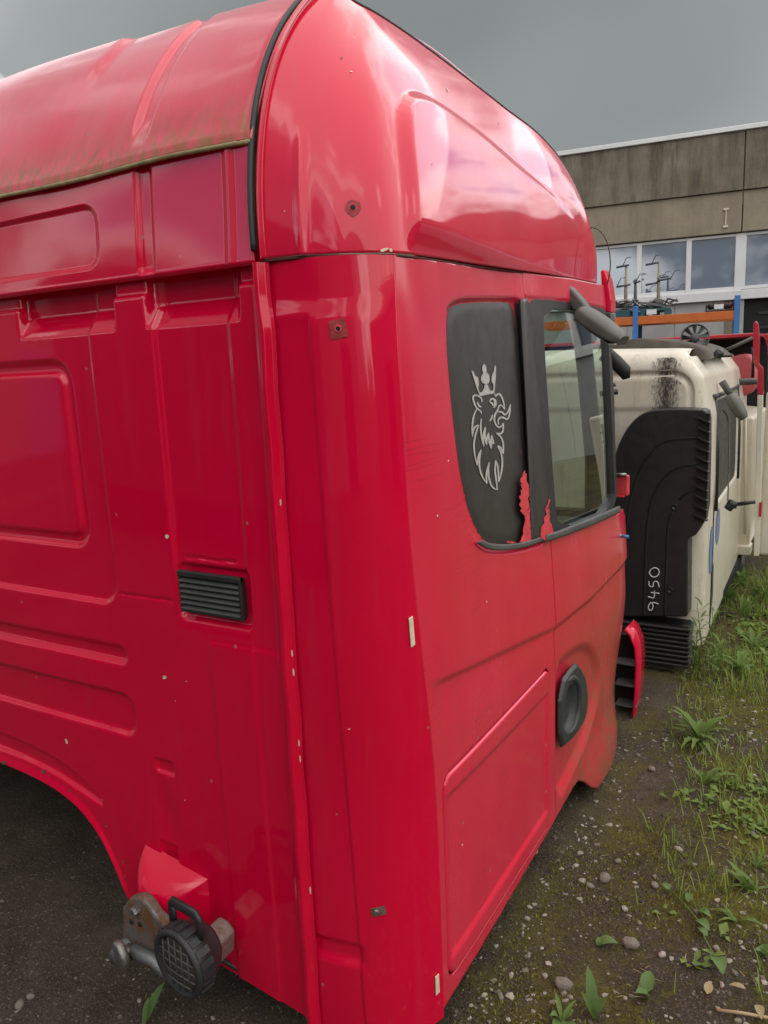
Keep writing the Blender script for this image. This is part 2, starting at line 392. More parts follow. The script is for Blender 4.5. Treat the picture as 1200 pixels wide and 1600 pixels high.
# ---- rear wall: pressed sheet with pockets, grooved frame, slots and lamp boss
X_FL = -.268
arch = chaikin([(-2.3, .50), (-1.62, .515), (-1.40, .497), (-1.2, .487), (-1.06, .455), (-.97, .39), (-.915, .30), (-.875, .20), (-.85, .15), (-.60, .135), (-.24, .085)], 2, False)
def rear_bottom(x): return np.interp(x, arch[:, 0], arch[:, 1])
slot3 = chaikin([(-1.8, .53), (-1.8, .60), (-1.40, .60), (-1.2, .585), (-1.06, .555), (-.955, .50), (-.94, .475), (-.955, .462), (-1.0, .475), (-1.2, .52), (-1.45, .53)], 2)
def rear_h(x, z):                                # outward (towards -y) relief of the rear wall
    h = np.zeros_like(x)
    # sloping pockets under the lip, with posts between them
    postm = sstep(.012, 0., np.abs(x+.655)-.045)+sstep(-.350, -.335, x)+sstep(.012, 0., np.abs(x+1.115)-.045)
    postm = np.clip(postm, 0, 1)
    h += -.034*np.clip((z-1.722)/.052, 0, 1)*(1-postm)
    h += -.010*sstep(1.79, 1.80, z)*postm
    # large recessed field left of the posts
    sd = rrect(x, z, -2.1, -.792+.0*x, 1.052, 1.90, .07); h += recess(sd, .016, .011)
    # grooved frame inside it
    sd = rrect(x, z, -1.9, -.885, 1.195, 1.668, .065); h += ring(sd+.018, .022, .014)
    # field between ridge and flange
    sd = rrect(x, z, -.597, -.362, .4, 1.90, .03)
    h += recess(sd, .020, .010)*sstep(1.02, 1.10, z)
    h += -.0035*sstep(-.372, -.360, x)*sstep(-.290, -.302, x)
    # vent bed
    sd = rrect(x, z, -.588, -.362, 1.050, 1.192, .02); h += recess(sd, .012, .010)
    h += ring(rrect(x, z, -.56, -.405, 1.2045, 1.30, .004), .004, .004)*sstep(1.213, 1.206, z)
    # short horizontal joint and long vertical crease
    h += -.004*sstep(.004, .001, np.abs(z-1.093-.02*(x+.7)))*sstep(-.792, -.786, x)*sstep(-.603, -.61, x)
    h += .0030*sstep(-.500, -.494, x)*sstep(1.02, 1.0, z)
    # slots
    h += recess(rrect(x, z, -1.9, -.785, .895, .955, .028), .020, .016)
    h += recess(rrect(x, z, -1.9, -.775, .700, .825, .05), .016, .011)
    h += recess(sdpoly(x, z, slot3), .018, .013)
    # dimple, soft dent, notch
    h += recess(rrect(x, z, -.725, -.655, .625, .668, .012), .008, .010)
    h += -.006*np.exp(-(((x+.70)/.035)**2+((z-.52)/.07)**2))
    h += recess(rrect(x, z, -.735, -.672, .375, .432, .006), .006, .014)
    # rolled edge of the arch
    e = z-rear_bottom(x); h += .008*sstep(.028, .0, e)*sstep(-.86, -.9, x)
    h += .0025*np.sin(x*7+1)*np.sin(z*5)          # tired sheet metal is never flat
    return h
def rear_fn(u, t):
    x = u; zb = rear_bottom(x); z = zb+(1.862-zb)*t
    return np.stack([x, -rear_h(x, z), z], -1)
xs = np.concatenate([np.linspace(-2.25, -1.45, 60)[:-1], np.linspace(-1.45, X_FL, 330)])
rear = part(grid_panel('rear_wall', xs, np.linspace(0, 1, 420), rear_fn, RED, None, solid=0., flip=False))

# ---- flange between rear wall and corner panel
pf = [(-.016, .004), (-.013, -.012), (-.006, -.020), (.004, -.020), (.009, -.010), (.012, -.004), (.020, -.001)]
zs = np.linspace(.075, 1.83, 90)
def bead(u, v):
    i = np.clip(u, 0, len(pf)-1); k = np.arange(len(pf))
    px_ = np.interp(i, k, [p[0] for p in pf]); py_ = np.interp(i, k, [p[1] for p in pf])
    kink = .012*sstep(1.70, 1.76, v)
    return np.stack([X_FL+.002+px_-kink*.6+.0008*np.sin(v*23), py_+kink*.4+.0012*np.sin(v*31), v], -1)
part(grid_panel('corner_flange', np.linspace(0, len(pf)-1, 25), zs, bead, RED))

# ---- rounded corner panel
EY = lambda z: .110+.060*sstep(1.40, .50, np.asarray(z, float))+.010*sstep(1.6, 1.9, np.asarray(z, float))
def corner_fn(s, z):
    ye = EY(z); xe = S(ye, z); x0 = X_FL+.006
    # plan curve: quadratic-like arc from the flange round to the flank, squarer low down
    k = np.interp(z, [0, .7, 1.83], [.62, .57, .50])
    p0x, p0y = x0, .0*z; p3x, p3y = xe, ye
    p1x, p1y = x0+(xe-x0)*(.45+.2*k), .004*np.ones_like(z); p2x, p2y = xe-.034, ye*.31
    a, b, c, d = (1-s)**3, 3*s*(1-s)**2, 3*s*s*(1-s), s**3
    X = a*p0x+b*p1x+c*p2x+d*p3x; Y = a*p0y+b*p1y+c*p2y+d*p3y
    # top: shoulder where the panel steps back under the roof joint
    sh = sstep(1.70, 1.765, z); Y = Y+.010*sh*(1-s)
    # a pressed line running down, and the step low down
    xl = -.175+.04*np.interp(z, [.1, 1.8], [1, 0]); left = sstep(xl+.003, xl-.003, X)
    Y = Y+.0045*left*sstep(1.73, 1.70, z)
    st = sstep(-.262, -.25, X)*sstep(-.12, -.15, X)
    Y = Y+.010*st*sstep(.335, .315, z)*sstep(.265, .29, z)
    Y = Y+.0012*np.sin(z*6+X*9)
    return np.stack([X, Y, z], -1)
def corner_cut(s, z): return .07+.055*np.maximum(0, .25-s)*0-z+0*s
part(grid_panel('corner_panel', np.linspace(0, 1, 90), np.linspace(.075, 1.831, 330), corner_fn, RED, None))

# ---- side panel with window bed, belt crease and opening for the locker lid
Y_D = 1.008                                       # joint to the door
win_px = [(706, 468), (760, 465), (834, 466), (842, 560), (850, 690), (862, 846), (815, 861), (775, 864), (752, 858), (732, 822), (718, 760), (704, 640), (694, 500)]
win = chaikin(SP(win_px), 2)
lid = (.205, .940, .150, .682, .035)
def belt_z(y): return np.interp(y, [.15, 1.01, 1.4, 2.0], [.925, .785, .765, .775])
def side_h(y, z):
    h = np.zeros_like(y)
    sd = sdpoly(y, z, win); h += recess(sd-.008, .022, .014)
    b = z-belt_z(y); h += -.0085*sstep(.012, -.012, b)*sstep(.15, .24, y)*(1-.55*sstep(0, -.14, b))
    return h
def side_fn(y, z): return np.stack([S(y, z)+side_h(y, z), y, z], -1)
def side_bot(y): return np.interp(y, [0, .18, 1.0], [.075, .095, .125])
def side_cut(y, z):
    hole = -rrect(y, z, lid[0]-.004, lid[1]+.004, lid[2]-.004, lid[3]+.004, lid[4]+.004)
    return np.maximum(hole, np.maximum(side_bot(y)-z, EY(z)+.0015-y))
def side_map(u, z):                               # u: 0 at the corner edge .. 1 at the door joint
    y = EY(z)+.0015+(Y_D-.004-EY(z)-.0015)*u; return y
def side_panel_fn(u, z): return side_fn(side_map(u, z), z)
def side_panel_cut(u, z):
    y = side_map(u, z); hole = -rrect(y, z, lid[0]-.004, lid[1]+.004, lid[2]-.004, lid[3]+.004, lid[4]+.004)
    return np.maximum(hole, side_bot(y)-z)
side = part(grid_panel('side_panel', np.linspace(0, 1, 190), np.linspace(.07, 1.90, 360), side_panel_fn, RED_SIDE, None,
    cut=lambda u, z: np.maximum(side_panel_cut(u, z), z-np.interp(side_map(u, z), [.1, .6, 1.0], [1.832, 1.853, 1.873]))))
m = side.modifiers.new('t', 'SOLIDIFY'); m.thickness = .008; m.offset = -1
# the locker lid, a plate of its own in the opening
def lid_fn(y, z):
    h = np.zeros_like(y)+.001
    sd = rrect(y, z, lid[0], lid[1], lid[2], lid[3], lid[4]); h += -.010*sstep(-.006, 0, sd)
    z0 = np.interp(y, [.2, .94], [.628, .60]); inner = np.maximum(np.maximum(z-z0, .22-y), np.maximum(y-.918, .205-z))
    h += -.0075*sstep(.010, -.012, inner)
    return np.stack([S(y, z)+h, y, z], -1)
lido = part(grid_panel('locker_lid', np.linspace(lid[0]-.003, lid[1]+.003, 130), np.linspace(lid[2]-.003, lid[3]+.003, 110), lid_fn, RED_SIDE, None, cut=lambda y, z: rrect(y, z, *lid), solid=.006))
# dark backing behind joints
MB().box(-.055, -.035, .21, .985, .13, .70).build('locker_box', DARKVOID, None, smooth=False)
part(bpy.data.objects['locker_box'])

# ---- sleeper window: matt black plate with the lion
def on_side(off): return lambda y, z: (float(S(y, z))+off, y, z)
plate_px = [(706, 469), (760, 466), (801, 467), (807, 520), (812, 600), (818, 700), (821, 760), (822, 850), (800, 851), (770, 850), (752, 843), (735, 808), (720, 748), (706, 636), (696, 506)]
plate = chaikin(SP(plate_px, -.012), 2)
yy0, yy1, zz0, zz1 = plate[:, 0].min()-.01, plate[:, 0].max()+.01, plate[:, 1].min()-.01, plate[:, 1].max()+.01
win_o = part(grid_panel('side_window', np.linspace(yy0, yy1, 70), np.linspace(zz0, zz1, 90), lambda y, z: np.stack([S(y, z)-.0105-.003*sstep(-.03, 0, sdpoly(y, z, plate)), y, z], -1), FILM, None, cut=lambda y, z: sdpoly(y, z, plate)))
win_o['label'] = 'matt black sleeper window with silver lion emblem'
# pillar trim between window plate and door joint
trim_px = [(809, 467), (822, 466), (829, 560), (836, 700), (846, 838), (826, 846), (826, 770), (818, 640), (813, 540)]
def ribbon(name, A, B, off, m, n=3, th=.006, ymax=9.):       # strip on the flank between two pixel polylines
    A, B = chaikin(SP(A, off), 2, False), chaikin(SP(B, off), 2, False); V = []; F = []
    for i in range(len(A)):
        for k in range(n+1):
            y, z = A[i]+(B[i]-A[i])*k/n; y = min(y, ymax); V.append((float(S(y, z))+off, y, z))
    for i in range(len(A)-1): F += [(i*(n+1)+k, i*(n+1)+k+1, (i+1)*(n+1)+k+1, (i+1)*(n+1)+k) for k in range(n)]
    return mesh_obj(name, V, F, m, None, True, solid=th)
part(ribbon('pillar_trim', [(811, 468), (816, 560), (821, 650), (825, 745), (829, 846)], [(832, 467), (838, 560), (844, 660), (850, 745), (860, 838)], .003, FILM, ymax=Y_D-.003))
part(ribbon('window_gap', [(803, 468), (808, 560), (814, 650), (819, 745), (822, 800)], [(811, 468), (816, 560), (821, 650), (825, 745), (827, 800)], -.0135, DARKVOID, 2, .002))
sill_px = [(752, 860), (775, 865), (815, 861), (848, 848), (848, 838), (822, 846), (790, 851), (765, 850)]
part(ribbon('window_sill_strip', [(744, 848), (758, 858), (780, 861), (815, 857), (848, 845)], [(750, 844), (762, 849), (782, 851), (812, 849), (846, 838)], .004, DARKGREY))
# lion: traced shapes in the photograph's crop (862 x 1600 = 140 x 260 px)
def cpx(p): return (700+p[0]*140/862, 540+p[1]*260/1600)
def emb(p): return np.array(side_pt(*cpx(p), -.0095))
fills = [
 [(300,490),(292,440),(315,452),(330,440),(345,405),(350,372),(378,372),(390,405),(408,440),(428,430),(440,410),(446,440),(440,462),(370,470)],
 [(220,240),(240,246),(262,300),(275,296),(292,312),(294,380),(286,405),(298,440),(292,458),(270,400),(245,315)],
 [(322,285),(340,258),(372,258),(395,280),(398,340),(385,368),(345,370),(318,350),(312,310)],
 [(340,172),(356,185),(370,225),(366,260),(332,260),(322,220)],
 [(443,195),(460,188),(458,300),(450,380),(446,440),(432,420),(436,368),(420,360),(414,320),(425,265),(438,258)]]
strokes = [
 [(320,545),(328,520),(300,486),(262,474),(234,490),(246,545),(275,605),(316,632),(318,655)],
 [(280,540),(288,566),(304,588),(318,586)],
 [(276,608),(246,665),(234,740),(230,800),(232,878)],[(232,878),(240,810),(262,775),(294,764)],
 [(294,764),(262,850),(244,950),(252,1040),(278,1152)],[(278,1152),(288,1060),(318,1000)],
 [(318,1000),(300,1080),(298,1165),(322,1255),(372,1326)],[(372,1326),(364,1235),(394,1120)],
 [(394,1120),(384,1215),(396,1300),(424,1366),(472,1386)],[(472,1386),(462,1290),(448,1200),(455,1102)],
 [(455,1102),(480,1170),(486,1312)],[(486,1312),(512,1220),(524,1120),(512,1035),(474,964)],
 [(474,964),(506,978),(530,1042)],[(530,1042),(532,950),(512,880),(464,842)],[(464,842),(508,850),(530,815),(530,745)],
 [(398,540),(408,514),(434,508),(448,530),(446,590),(432,596)],[(398,540),(424,556),(432,580)],[(436,512),(458,530),(458,585)],
 [(446,462),(455,492),(478,462),(506,472),(530,532),(544,614)],[(544,614),(516,574),(490,572),(480,612),(450,660),(440,712),(462,770),(492,790),(520,768),(530,745)],
 [(476,640),(500,634),(522,642),(542,668),(572,648),(598,566)],[(598,566),(594,650),(572,716),(530,690),(496,690),(476,722),(486,760)],
 [(428,664),(412,712),(396,724)],
 [(318,700),(310,790),(320,880),(342,968)],[(342,968),(332,880),(358,778)],[(358,778),(350,880),(368,952)],[(368,952),(372,890),(388,838)],[(388,838),(390,900),(414,990)],[(414,990),(412,920),(418,862)],[(418,862),(424,900),(440,944)],[(440,944),(410,930),(386,934)]]
def stroke_poly(P, w0=8.5, closed=False):
    P = chaikin(P, 2, False); d = np.gradient(P, axis=0); d /= np.linalg.norm(d, axis=1)[:, None]+1e-9
    n = np.stack([-d[:, 1], d[:, 0]], 1); t = np.linspace(0, 1, len(P)); w = w0*(.45+.55*np.sin(np.pi*np.clip(t, .08, .92)))
    return P+n*w[:, None], P-n*w[:, None]
V = []; Fq = []
for st in strokes:
    A, B = stroke_poly(st)
    k = len(V)
    for a, b in zip(A, B):
        for q in (a, b):
            y, z = emb(q); V.append((float(S(y, z))-.0088, y, z))
    Fq += [(k+2*i, k+2*i+1, k+2*i+3, k+2*i+2) for i in range(len(A)-1)]
import mathutils.geometry as _G
for P in fills:
    P = [emb(p) for p in chaikin(P, 1)]; k = len(V)
    V += [(float(S(p[0], p[1]))-.0086, p[0], p[1]) for p in P]
    Fq += [tuple(i+k for i in t) for t in _G.tessellate_polygon([[Vector((p[0], p[1], 0)) for p in P]])]
lion = mesh_obj('lion_emblem', V, Fq, SILVER, None, False); lion.parent = win_o
# peeled red flames at the foot of the pillar
def fpx(L): return [(780+a*.18333, 640+b*.18333) for a, b in L]
flame = [[(205,530),(235,545),(240,620),(258,680),(250,780),(262,900),(262,1010),(300,1045),(343,1070),(343,1105),(280,1150),(240,1140),(170,1130),(205,1060),(215,900),(180,830),(168,740),(190,660),(180,620)],
 [(290,690),(298,760),(280,860),(262,900),(250,850)],[(315,790),(325,840),(290,950),(264,1010),(270,930)]]
def ragged(P, amp=7., n=5, seed=3):
    r = np.random.default_rng(seed); Q = []
    for i in range(len(P)):
        a_, b_ = np.array(P[i], float), np.array(P[(i+1) % len(P)], float)
        for k in range(n): Q.append(tuple(a_+(b_-a_)*k/n+(r.normal(0, amp, 2) if k else 0)))
    return Q
flame = [ragged(P) for P in flame]+[[(x_, y_) for x_, y_ in ragged([(292, 600), (297, 630), (290, 660), (284, 630)], 3)], ragged([(188, 350), (192, 372), (186, 380)], 2), ragged([(60, 1128), (120, 1122), (150, 1136), (90, 1140)], 4)]
for P in flame:
    part(strip_on('peeled_patch', [SP(fpx(P), .0055)], lambda y, z: (float(S(y, z))+.0055, y, z), RAWRED, None))
for P in [[(420,765),(430,860),(435,960),(458,1020),(465,1090),(400,1125),(352,1085),(354,1020),(385,970)]]:
    P = ragged(P)
    part(strip_on('peeled_patch', [SP(fpx(P), .0110)], lambda y, z: (float(S(y, z))+.0110, y, z), RAWRED, None))

# ---- door: red skin, black frame, green glass, grip in a scoop
gl_px = [(841, 481), (905, 487), (944, 500), (947, 600), (951, 700), (955, 799), (864, 832), (858, 760), (850, 650), (843, 540)]
gl = chaikin(SP(gl_px, -.02), 1)
blk_px = [(816, 466), (880, 470), (945, 482), (960, 486), (960, 600), (962, 700), (966, 796), (930, 814), (870, 838), (842, 842), (830, 690), (822, 560)]
blk = SP(blk_px)
def door_bot(y): return np.interp(y, [1.0, 1.2, 1.26, 1.31, 1.36, 1.42, 1.50, 1.6, 1.8, 2.1], [.125, .135, .132, .105, .06, .025, .010, .008, .02, .06])
scoop = chaikin([(1.0, .66), (1.16, .655), (1.34, .625), (1.47, .56), (1.55, .45), (1.53, .34), (1.42, .25), (1.2, .19), (1.0, .16)], 2)
def door_h(y, z):
    h = np.zeros_like(y)
    b = z-belt_z(y); h += -.010*sstep(.014, -.014, b)*(1-.5*sstep(0, -.16, b))
    sd = sdpoly(y, z, scoop); h += recess(sd-.012, .05, .020)
    h += .026*sstep(.26, .04, z)*sstep(1.26, 1.40, y)           # step fairing bulges low down
    h += -.50*np.maximum(y-1.60, 0)**2*sstep(.65, .0, z)
    h += .012*sstep(1.0, .86, z)*sstep(1.75, 1.35, y)*0
    sd = sdpoly(y, z, blk); h += -.006*sstep(.012, -.004, sd)
    return h
def door_cut(y, z):
    hole = -sdpoly(y, z, gl)
    # skin stops at the window line in front, where the pillar begins
    frontcut = np.where(z > 1.02, y-1.96, -1.)
    return np.maximum(np.maximum(hole, door_bot(y)-z), frontcut)
door_top = lambda y: np.interp(y, [1.0, 1.5, 2.0], [1.873, 1.890, 1.896])
def door_map(y, z): return np.stack([S(y, z)+door_h(y, z), y, z], -1)
def door_red_cut(y, z):
    hole = -(sdpoly(y, z, blk)); 
    nose = np.where(z < 1.0, y-2.12, y-1.80)
    top = z-1.30
    shoulder = np.hypot(np.maximum(y-1.84, 0), np.maximum(z-.86, 0))-.17     # rounded front shoulder
    sh = np.where((y > 1.84) & (z > .86) & (z < 1.3), shoulder, -1.)
    return np.maximum(np.maximum(np.maximum(hole, nose), np.maximum(top, door_bot(y)-z)), sh)
door = part(grid_panel('door', np.linspace(Y_D+.004, 2.13, 220), np.linspace(0., 1.31, 250), door_map, RED_DOOR, None, cut=door_red_cut))
m = door.modifiers.new('t', 'SOLIDIFY'); m.thickness = .012; m.offset = -1
door['label'] = 'dirty red door with black window frame and pull handle'
def dsub(o): o.parent = door; return o
rail = dsub(grid_panel('door_rail', np.linspace(Y_D+.004, 1.955, 120), np.linspace(0, 1, 24), lambda y, t: door_map(y, (1.786+.010*(y-1))*(1-t)+door_top(y)*t), RED_DOOR, None, solid=.01))
def ray_poly(c, th, P):                            # distance from c to polygon P along direction th
    d = np.array([math.cos(th), math.sin(th)]); best = 9.
    for i in range(len(P)):
        a_, b_ = np.array(P[i-1])-c, np.array(P[i])-c; e_ = b_-a_; den = d[0]*e_[1]-d[1]*e_[0]
        if abs(den) < 1e-9: continue
        t = (a_[0]*e_[1]-a_[1]*e_[0])/den; u = (a_[0]*d[1]-a_[1]*d[0])/den
        if t > 0 and -1e-6 <= u <= 1+1e-6: best = min(best, t)
    return best
cfr = np.array([1.45, 1.40]); V = []; F = []; NF = 140; blk_s = chaikin(blk, 1)
for i in range(NF):
    th = 2*math.pi*i/NF; d_ = np.array([math.cos(th), math.sin(th)])
    po = cfr+d_*ray_poly(cfr, th, blk_s); pi_ = cfr+d_*min(ray_poly(cfr, th, gl), ray_poly(cfr, th, blk_s)-.012)
    for p_, o_ in ((po, -.014), (po, -.002), (pi_, -.004), (pi_, -.034)):
        y_ = max(p_[0], Y_D+.002); V.append((float(S(y_, p_[1]))+o_, y_, p_[1]))
for i in range(NF):
    j = (i+1) % NF; F += [(i*4+k, j*4+k, j*4+k+1, i*4+k+1) for k in range(3)]
frame = dsub(mesh_obj('window_frame', V, F, FRAMEM, None, True)); frame.modifiers.new('e', 'EDGE_SPLIT').split_angle = math.radians(35)
dsub(grid_panel('door_glass', np.linspace(.98, 1.98, 40), np.linspace(.98, 1.80, 40), lambda y, z: np.stack([S(y, z)-.022, y, z], -1), GLASS, None, cut=lambda y, z: sdpoly(y, z, gl)-.012))
dsub(ribbon('window_weatherstrip', [(850, 846), (872, 840), (930, 817), (966, 800)], [(850, 836), (872, 829), (930, 806), (964, 791)], .006, DARKGREY, 3, .012))
zz_ = np.linspace(.14, 1.86, 60)
V = [(float(S(Y_D, z))-.022, Y_D+d_, z) for z in zz_ for d_ in (-.02, .02)]
part(mesh_obj('door_joint_backing', V, [(2*i, 2*i+1, 2*i+3, 2*i+2) for i in range(59)], DARKVOID, None, True))  # dark strip added behind the gap so the shut line shows dark
# dark void behind the door joint
part(MB().box(-.16, -.130, .97, 1.05, .15, 1.85).build('door_post', INTERIOR, None, smooth=False))
# handle
hb = chaikin([(1.035, .585), (1.20, .600), (1.255, .575), (1.335, .50), (1.36, .40), (1.33, .345), (1.25, .33), (1.15, .335), (1.035, .36)], 1)
hyc, hzc = 1.20, .47
def hand_fn(y, z):
    sd = sdpoly(y, z, hb); cup = np.hypot((y-1.135)/.075, (z-.465)/.085)
    h = -.004+.010*sstep(0, -.012, sd)-.022*sstep(1.05, .65, cup)
    return np.stack([S(y, z)+h, y, z], -1)
HANDLEM = simple('black_handle_plastic', (.045, .047, .05), .42, bmp=.2, bscale=300)
handle = dsub(grid_panel('handle', np.linspace(1.02, 1.37, 90), np.linspace(.32, .61, 80), hand_fn, HANDLEM, None, cut=lambda y, z: sdpoly(y, z, hb), solid=.006))
gp = chaikin([(1.09, .572), (1.17, .565), (1.215, .52), (1.228, .47), (1.215, .41), (1.175, .372), (1.12, .375)], 2, False)
tt = np.linspace(0, 1, len(gp))
grip = dsub(MB().tube([(float(S(p[0], p[1]))-.006+.013*math.sin(math.pi*t), p[0], p[1]) for p, t in zip(gp, tt)], [.009+.006*math.sin(math.pi*t) for t in tt], 12, sy=.9).build('grip', HANDLEM, None))
# pin stuck in the door front, hinge bits, black clips
pin = at(968, 836, 1, 1.86)
dsub(MB().tube([(pin[0]-.02, 1.84, pin[2]+.004), (pin[0]+.012, 1.845, pin[2])], .007, 10).build('pin_sleeve', STEEL, None))
dsub(MB().tube([(pin[0]+.010, 1.845, pin[2]), (pin[0]+.040, 1.848, pin[2]-.002)], .0065, 10).build('pin_cap', BLUEPIN, None))
for a, b, c, d in ((960, 742, 982, 774),):
    p0 = at(a, b, 1, 1.98); p1 = at(c, d, 1, 1.98)
    hg = part(MB().box(p0[0], p1[0], 1.96, 2.0, p1[2], p0[2]).box(p0[0]+.005, p1[0]-.012, 1.955, 1.99, p1[2]-.006, p1[2]+.002).build('upper_hinge', RAWRED, None, smooth=False, bevel=.006))
    o = MB().tube([(p0[0]+.012, 1.955, p0[2]+.004), (p1[0]-.004, 1.955, p0[2]+.006)], .007, 8).build('hinge_bolt', STEEL, None); o.parent = hg; o.matrix_parent_inverse = Matrix.Identity(4)
# ---- pillar, far side, floor: closes the hollow cab (no windscreen in it)
def pillar(sx):
    f = (lambda x: x) if sx > 0 else (lambda x: -2.46-x)
    return MB().tube([(f(-.155), 2.00, .98), (f(-.155), 1.985, 1.2), (f(-.175), 1.95, 1.5), (f(-.20), 1.90, 1.85), (f(-.21), 1.86, 1.95)], [.042, .038, .036, .036, .036], 10)
part(pillar(1).build('front_pillar', BLACK, None)); part(pillar(-1).build('front_pillar', BLACK, None))
edge = SP([(950, 486), (961, 492), (962, 600), (964, 700), (970, 800), (956, 800), (953, 700), (950, 600)])
lx = -2.38
lg = chaikin([(1.06, 1.12), (1.06, 1.72), (1.80, 1.72), (1.86, 1.10)], 2)
lf = part(grid_panel('far_side_wall', np.linspace(0, 2.05, 80), np.linspace(.0, 1.86, 80), lambda y, z: np.stack([lx-0*y, y, z], -1), INTERIOR, None, cut=lambda y, z: -sdpoly(y, z, lg), solid=.03))  # run down to the ground to keep light from under the cab
o = grid_panel('far_door_glass', np.linspace(1.04, 1.9, 30), np.linspace(1.08, 1.76, 30), lambda y, z: np.stack([lx+.01-0*y, y, z], -1), GLASS, None, cut=lambda y, z: sdpoly(y, z, lg)-.01); o.parent = lf
part(MB().box(-2.36, -.08, .26, 2.0, .56, .60).build('floor_pan', DARKVOID, None, smooth=False))
part(MB().box(-2.36, -.10, 1.98, 2.03, .02, .98).box(-2.3, -.1, 1.72, 1.98, .62, .95).build('front_bulkhead', INTERIOR, None, smooth=False, bevel=.03))  # reaches almost to the ground, to darken the space under the cab
part(MB().box(-2.36, -.285, .10, .11, .6, 1.83).build('rear_lining', INTERIOR, None, smooth=False))
part(MB().box(-.75, -.25, .95, 1.05, .62, 1.28).box(-.75, -.25, .95, 1.42, .82, .95).build('driver_seat', INTERIOR, None, smooth=False, bevel=.05))
part(MB().box(-.075, -.060, .30, 2.0, .13, .62).box(-.86, -.285, .06, .075, .15, .6).build('inner_sill', DARKVOID, None, smooth=False))

# ---- roof side shell
ST = [  # bottom, belly, top
 ((-.262, .000, 1.834), (-.264, -.020, 2.215), (-.275, .275, 2.412)),
 ((-.224, .005, 1.834), (-.228, -.006, 2.20), (-.262, .29, 2.415)),
 ((-.183, .013, 1.834), (-.188, .010, 2.185), (-.252, .315, 2.418)),
 ((-.104, .048, 1.833), (-.112, .060, 2.175), (-.243, .36, 2.410)),
 ((-.036, .116, 1.833), (-.056, .130, 2.17), (-.236, .45, 2.412)),
 ((-.036, .28, 1.840), (-.046, .30, 2.165), (-.230, .62, 2.410)),
 ((-.068, .60, 1.855), (-.068, .62, 2.15), (-.222, .88, 2.398)),
 ((-.100, 1.0, 1.874), (-.094, 1.02, 2.145), (-.212, 1.16, 2.380)),
 ((-.106, 1.35, 1.887), (-.094, 1.37, 2.155), (-.190, 1.45, 2.350)),
 ((-.112, 1.62, 1.895), (-.100, 1.66, 2.13), (-.172, 1.70, 2.275)),
 ((-.118, 1.86, 1.898), (-.108, 1.89, 2.04), (-.175, 1.87, 2.17)),
 ((-.22, 2.04, 1.898), (-.22, 2.06, 2.0), (-.28, 1.99, 2.13)),
 ((-.6, 2.14, 1.898), (-.6, 2.14, 2.0), (-.62, 2.05, 2.12)),
 ((-1.23, 2.20, 1.898), (-1.23, 2.20, 2.0), (-1.23, 2.10, 2.12))]
ST = np.array(ST, float)
def crom(A, u):                                   # Catmull-Rom through the stations
    n = len(A)-1; i = np.clip(np.floor(u).astype(int), 0, n-1); t = (u-i)[..., None]
    g = lambda k: A[np.clip(k, 0, n)]
    p0, p1, p2, p3 = g(i-1), g(i), g(i+1), g(i+2)
    return .5*(2*p1+(p2-p0)*t+(2*p0-5*p1+4*p2-p3)*t*t+(3*p1-p0-3*p2+p3)*t**3)
emb_poly = chaikin([(.150, 1.72), (.160, 1.85), (.185, 1.97), (.215, 2.08), (.27, 2.16), (.36, 2.20), (.50, 2.212), (.75, 2.212), (1.05, 2.19), (1.36, 2.15), (1.6, 2.095), (1.75, 2.0), (1.90, 1.88), (1.95, 1.72)], 2)
def shell_raw(u, v):
    b, c, t = crom(ST[:, 0], u), crom(ST[:, 1], u), crom(ST[:, 2], u)
    v = v[..., None]; return b*(1-v)**2+2*c*v*(1-v)+t*v*v
def shell_fn(u, v):
    e = 1e-3; P = shell_raw(u, v)
    du = shell_raw(u+e, v)-shell_raw(u-e, v); dv = shell_raw(u, np.clip(v+e, 0, 1))-shell_raw(u, np.clip(v-e, 0, 1))
    n = np.cross(du, dv); n /= np.linalg.norm(n, axis=-1, keepdims=True)+1e-12
    y, z = P[..., 1], P[..., 2]
    sd = sdpoly(y, z, emb_poly)
    h = .020*sstep(.012, -.026, sd)*sstep(3.3, 3.9, u)*(1-sstep(.40, 1.8, y))*sstep(1.835, 1.91, z)                # pressed field of the flank
    h += -.006*sstep(.05, .0, np.abs(u-.22))*0
    h += .006*np.exp(-((u-2.05)/.16)**2)*sstep(2.10, 2.0, z)            # soft upright ridge
    h += .014*sstep(.16, .02, np.abs(u-.05))*1.0                        # rolled rim beside the seal
    h += -.006*sstep(1.842, 1.834, z-.0*y)*0
    return P+n*h[..., None]
shell = part(grid_panel('roof_side_shell', np.concatenate([np.linspace(0, 4.2, 150)[:-1], np.linspace(4.2, 13, 210)]), np.linspace(0.003, 1, 130), shell_fn, RED_SHELL, None, solid=.006))
# black strip along the top edge and seal up the rear edge
us = np.linspace(0.4, 11, 90); top = crom(ST[:, 2], us)
part(MB().tube(top+np.array([-.004, 0, .004]), .0045, 8).build('roof_edge_strip', RUBBER, None))
vv = np.linspace(0.02, 1, 50); rr = shell_raw(np.zeros(50), vv)
seal = part(MB().tube(rr+np.array([-.012, -.014, .002]), .0062, 10).build('roof_seal', RUBBER, None))
# far half of the shell, mirrored
sh2 = bpy.data.objects.new('roof_side_shell', shell.data); col.objects.link(sh2); part(sh2); sh2.matrix_parent_inverse = CABI @ Matrix.Translation((-2.46, 0, 0)) @ Matrix.Scale(-1, 4, (1, 0, 0))

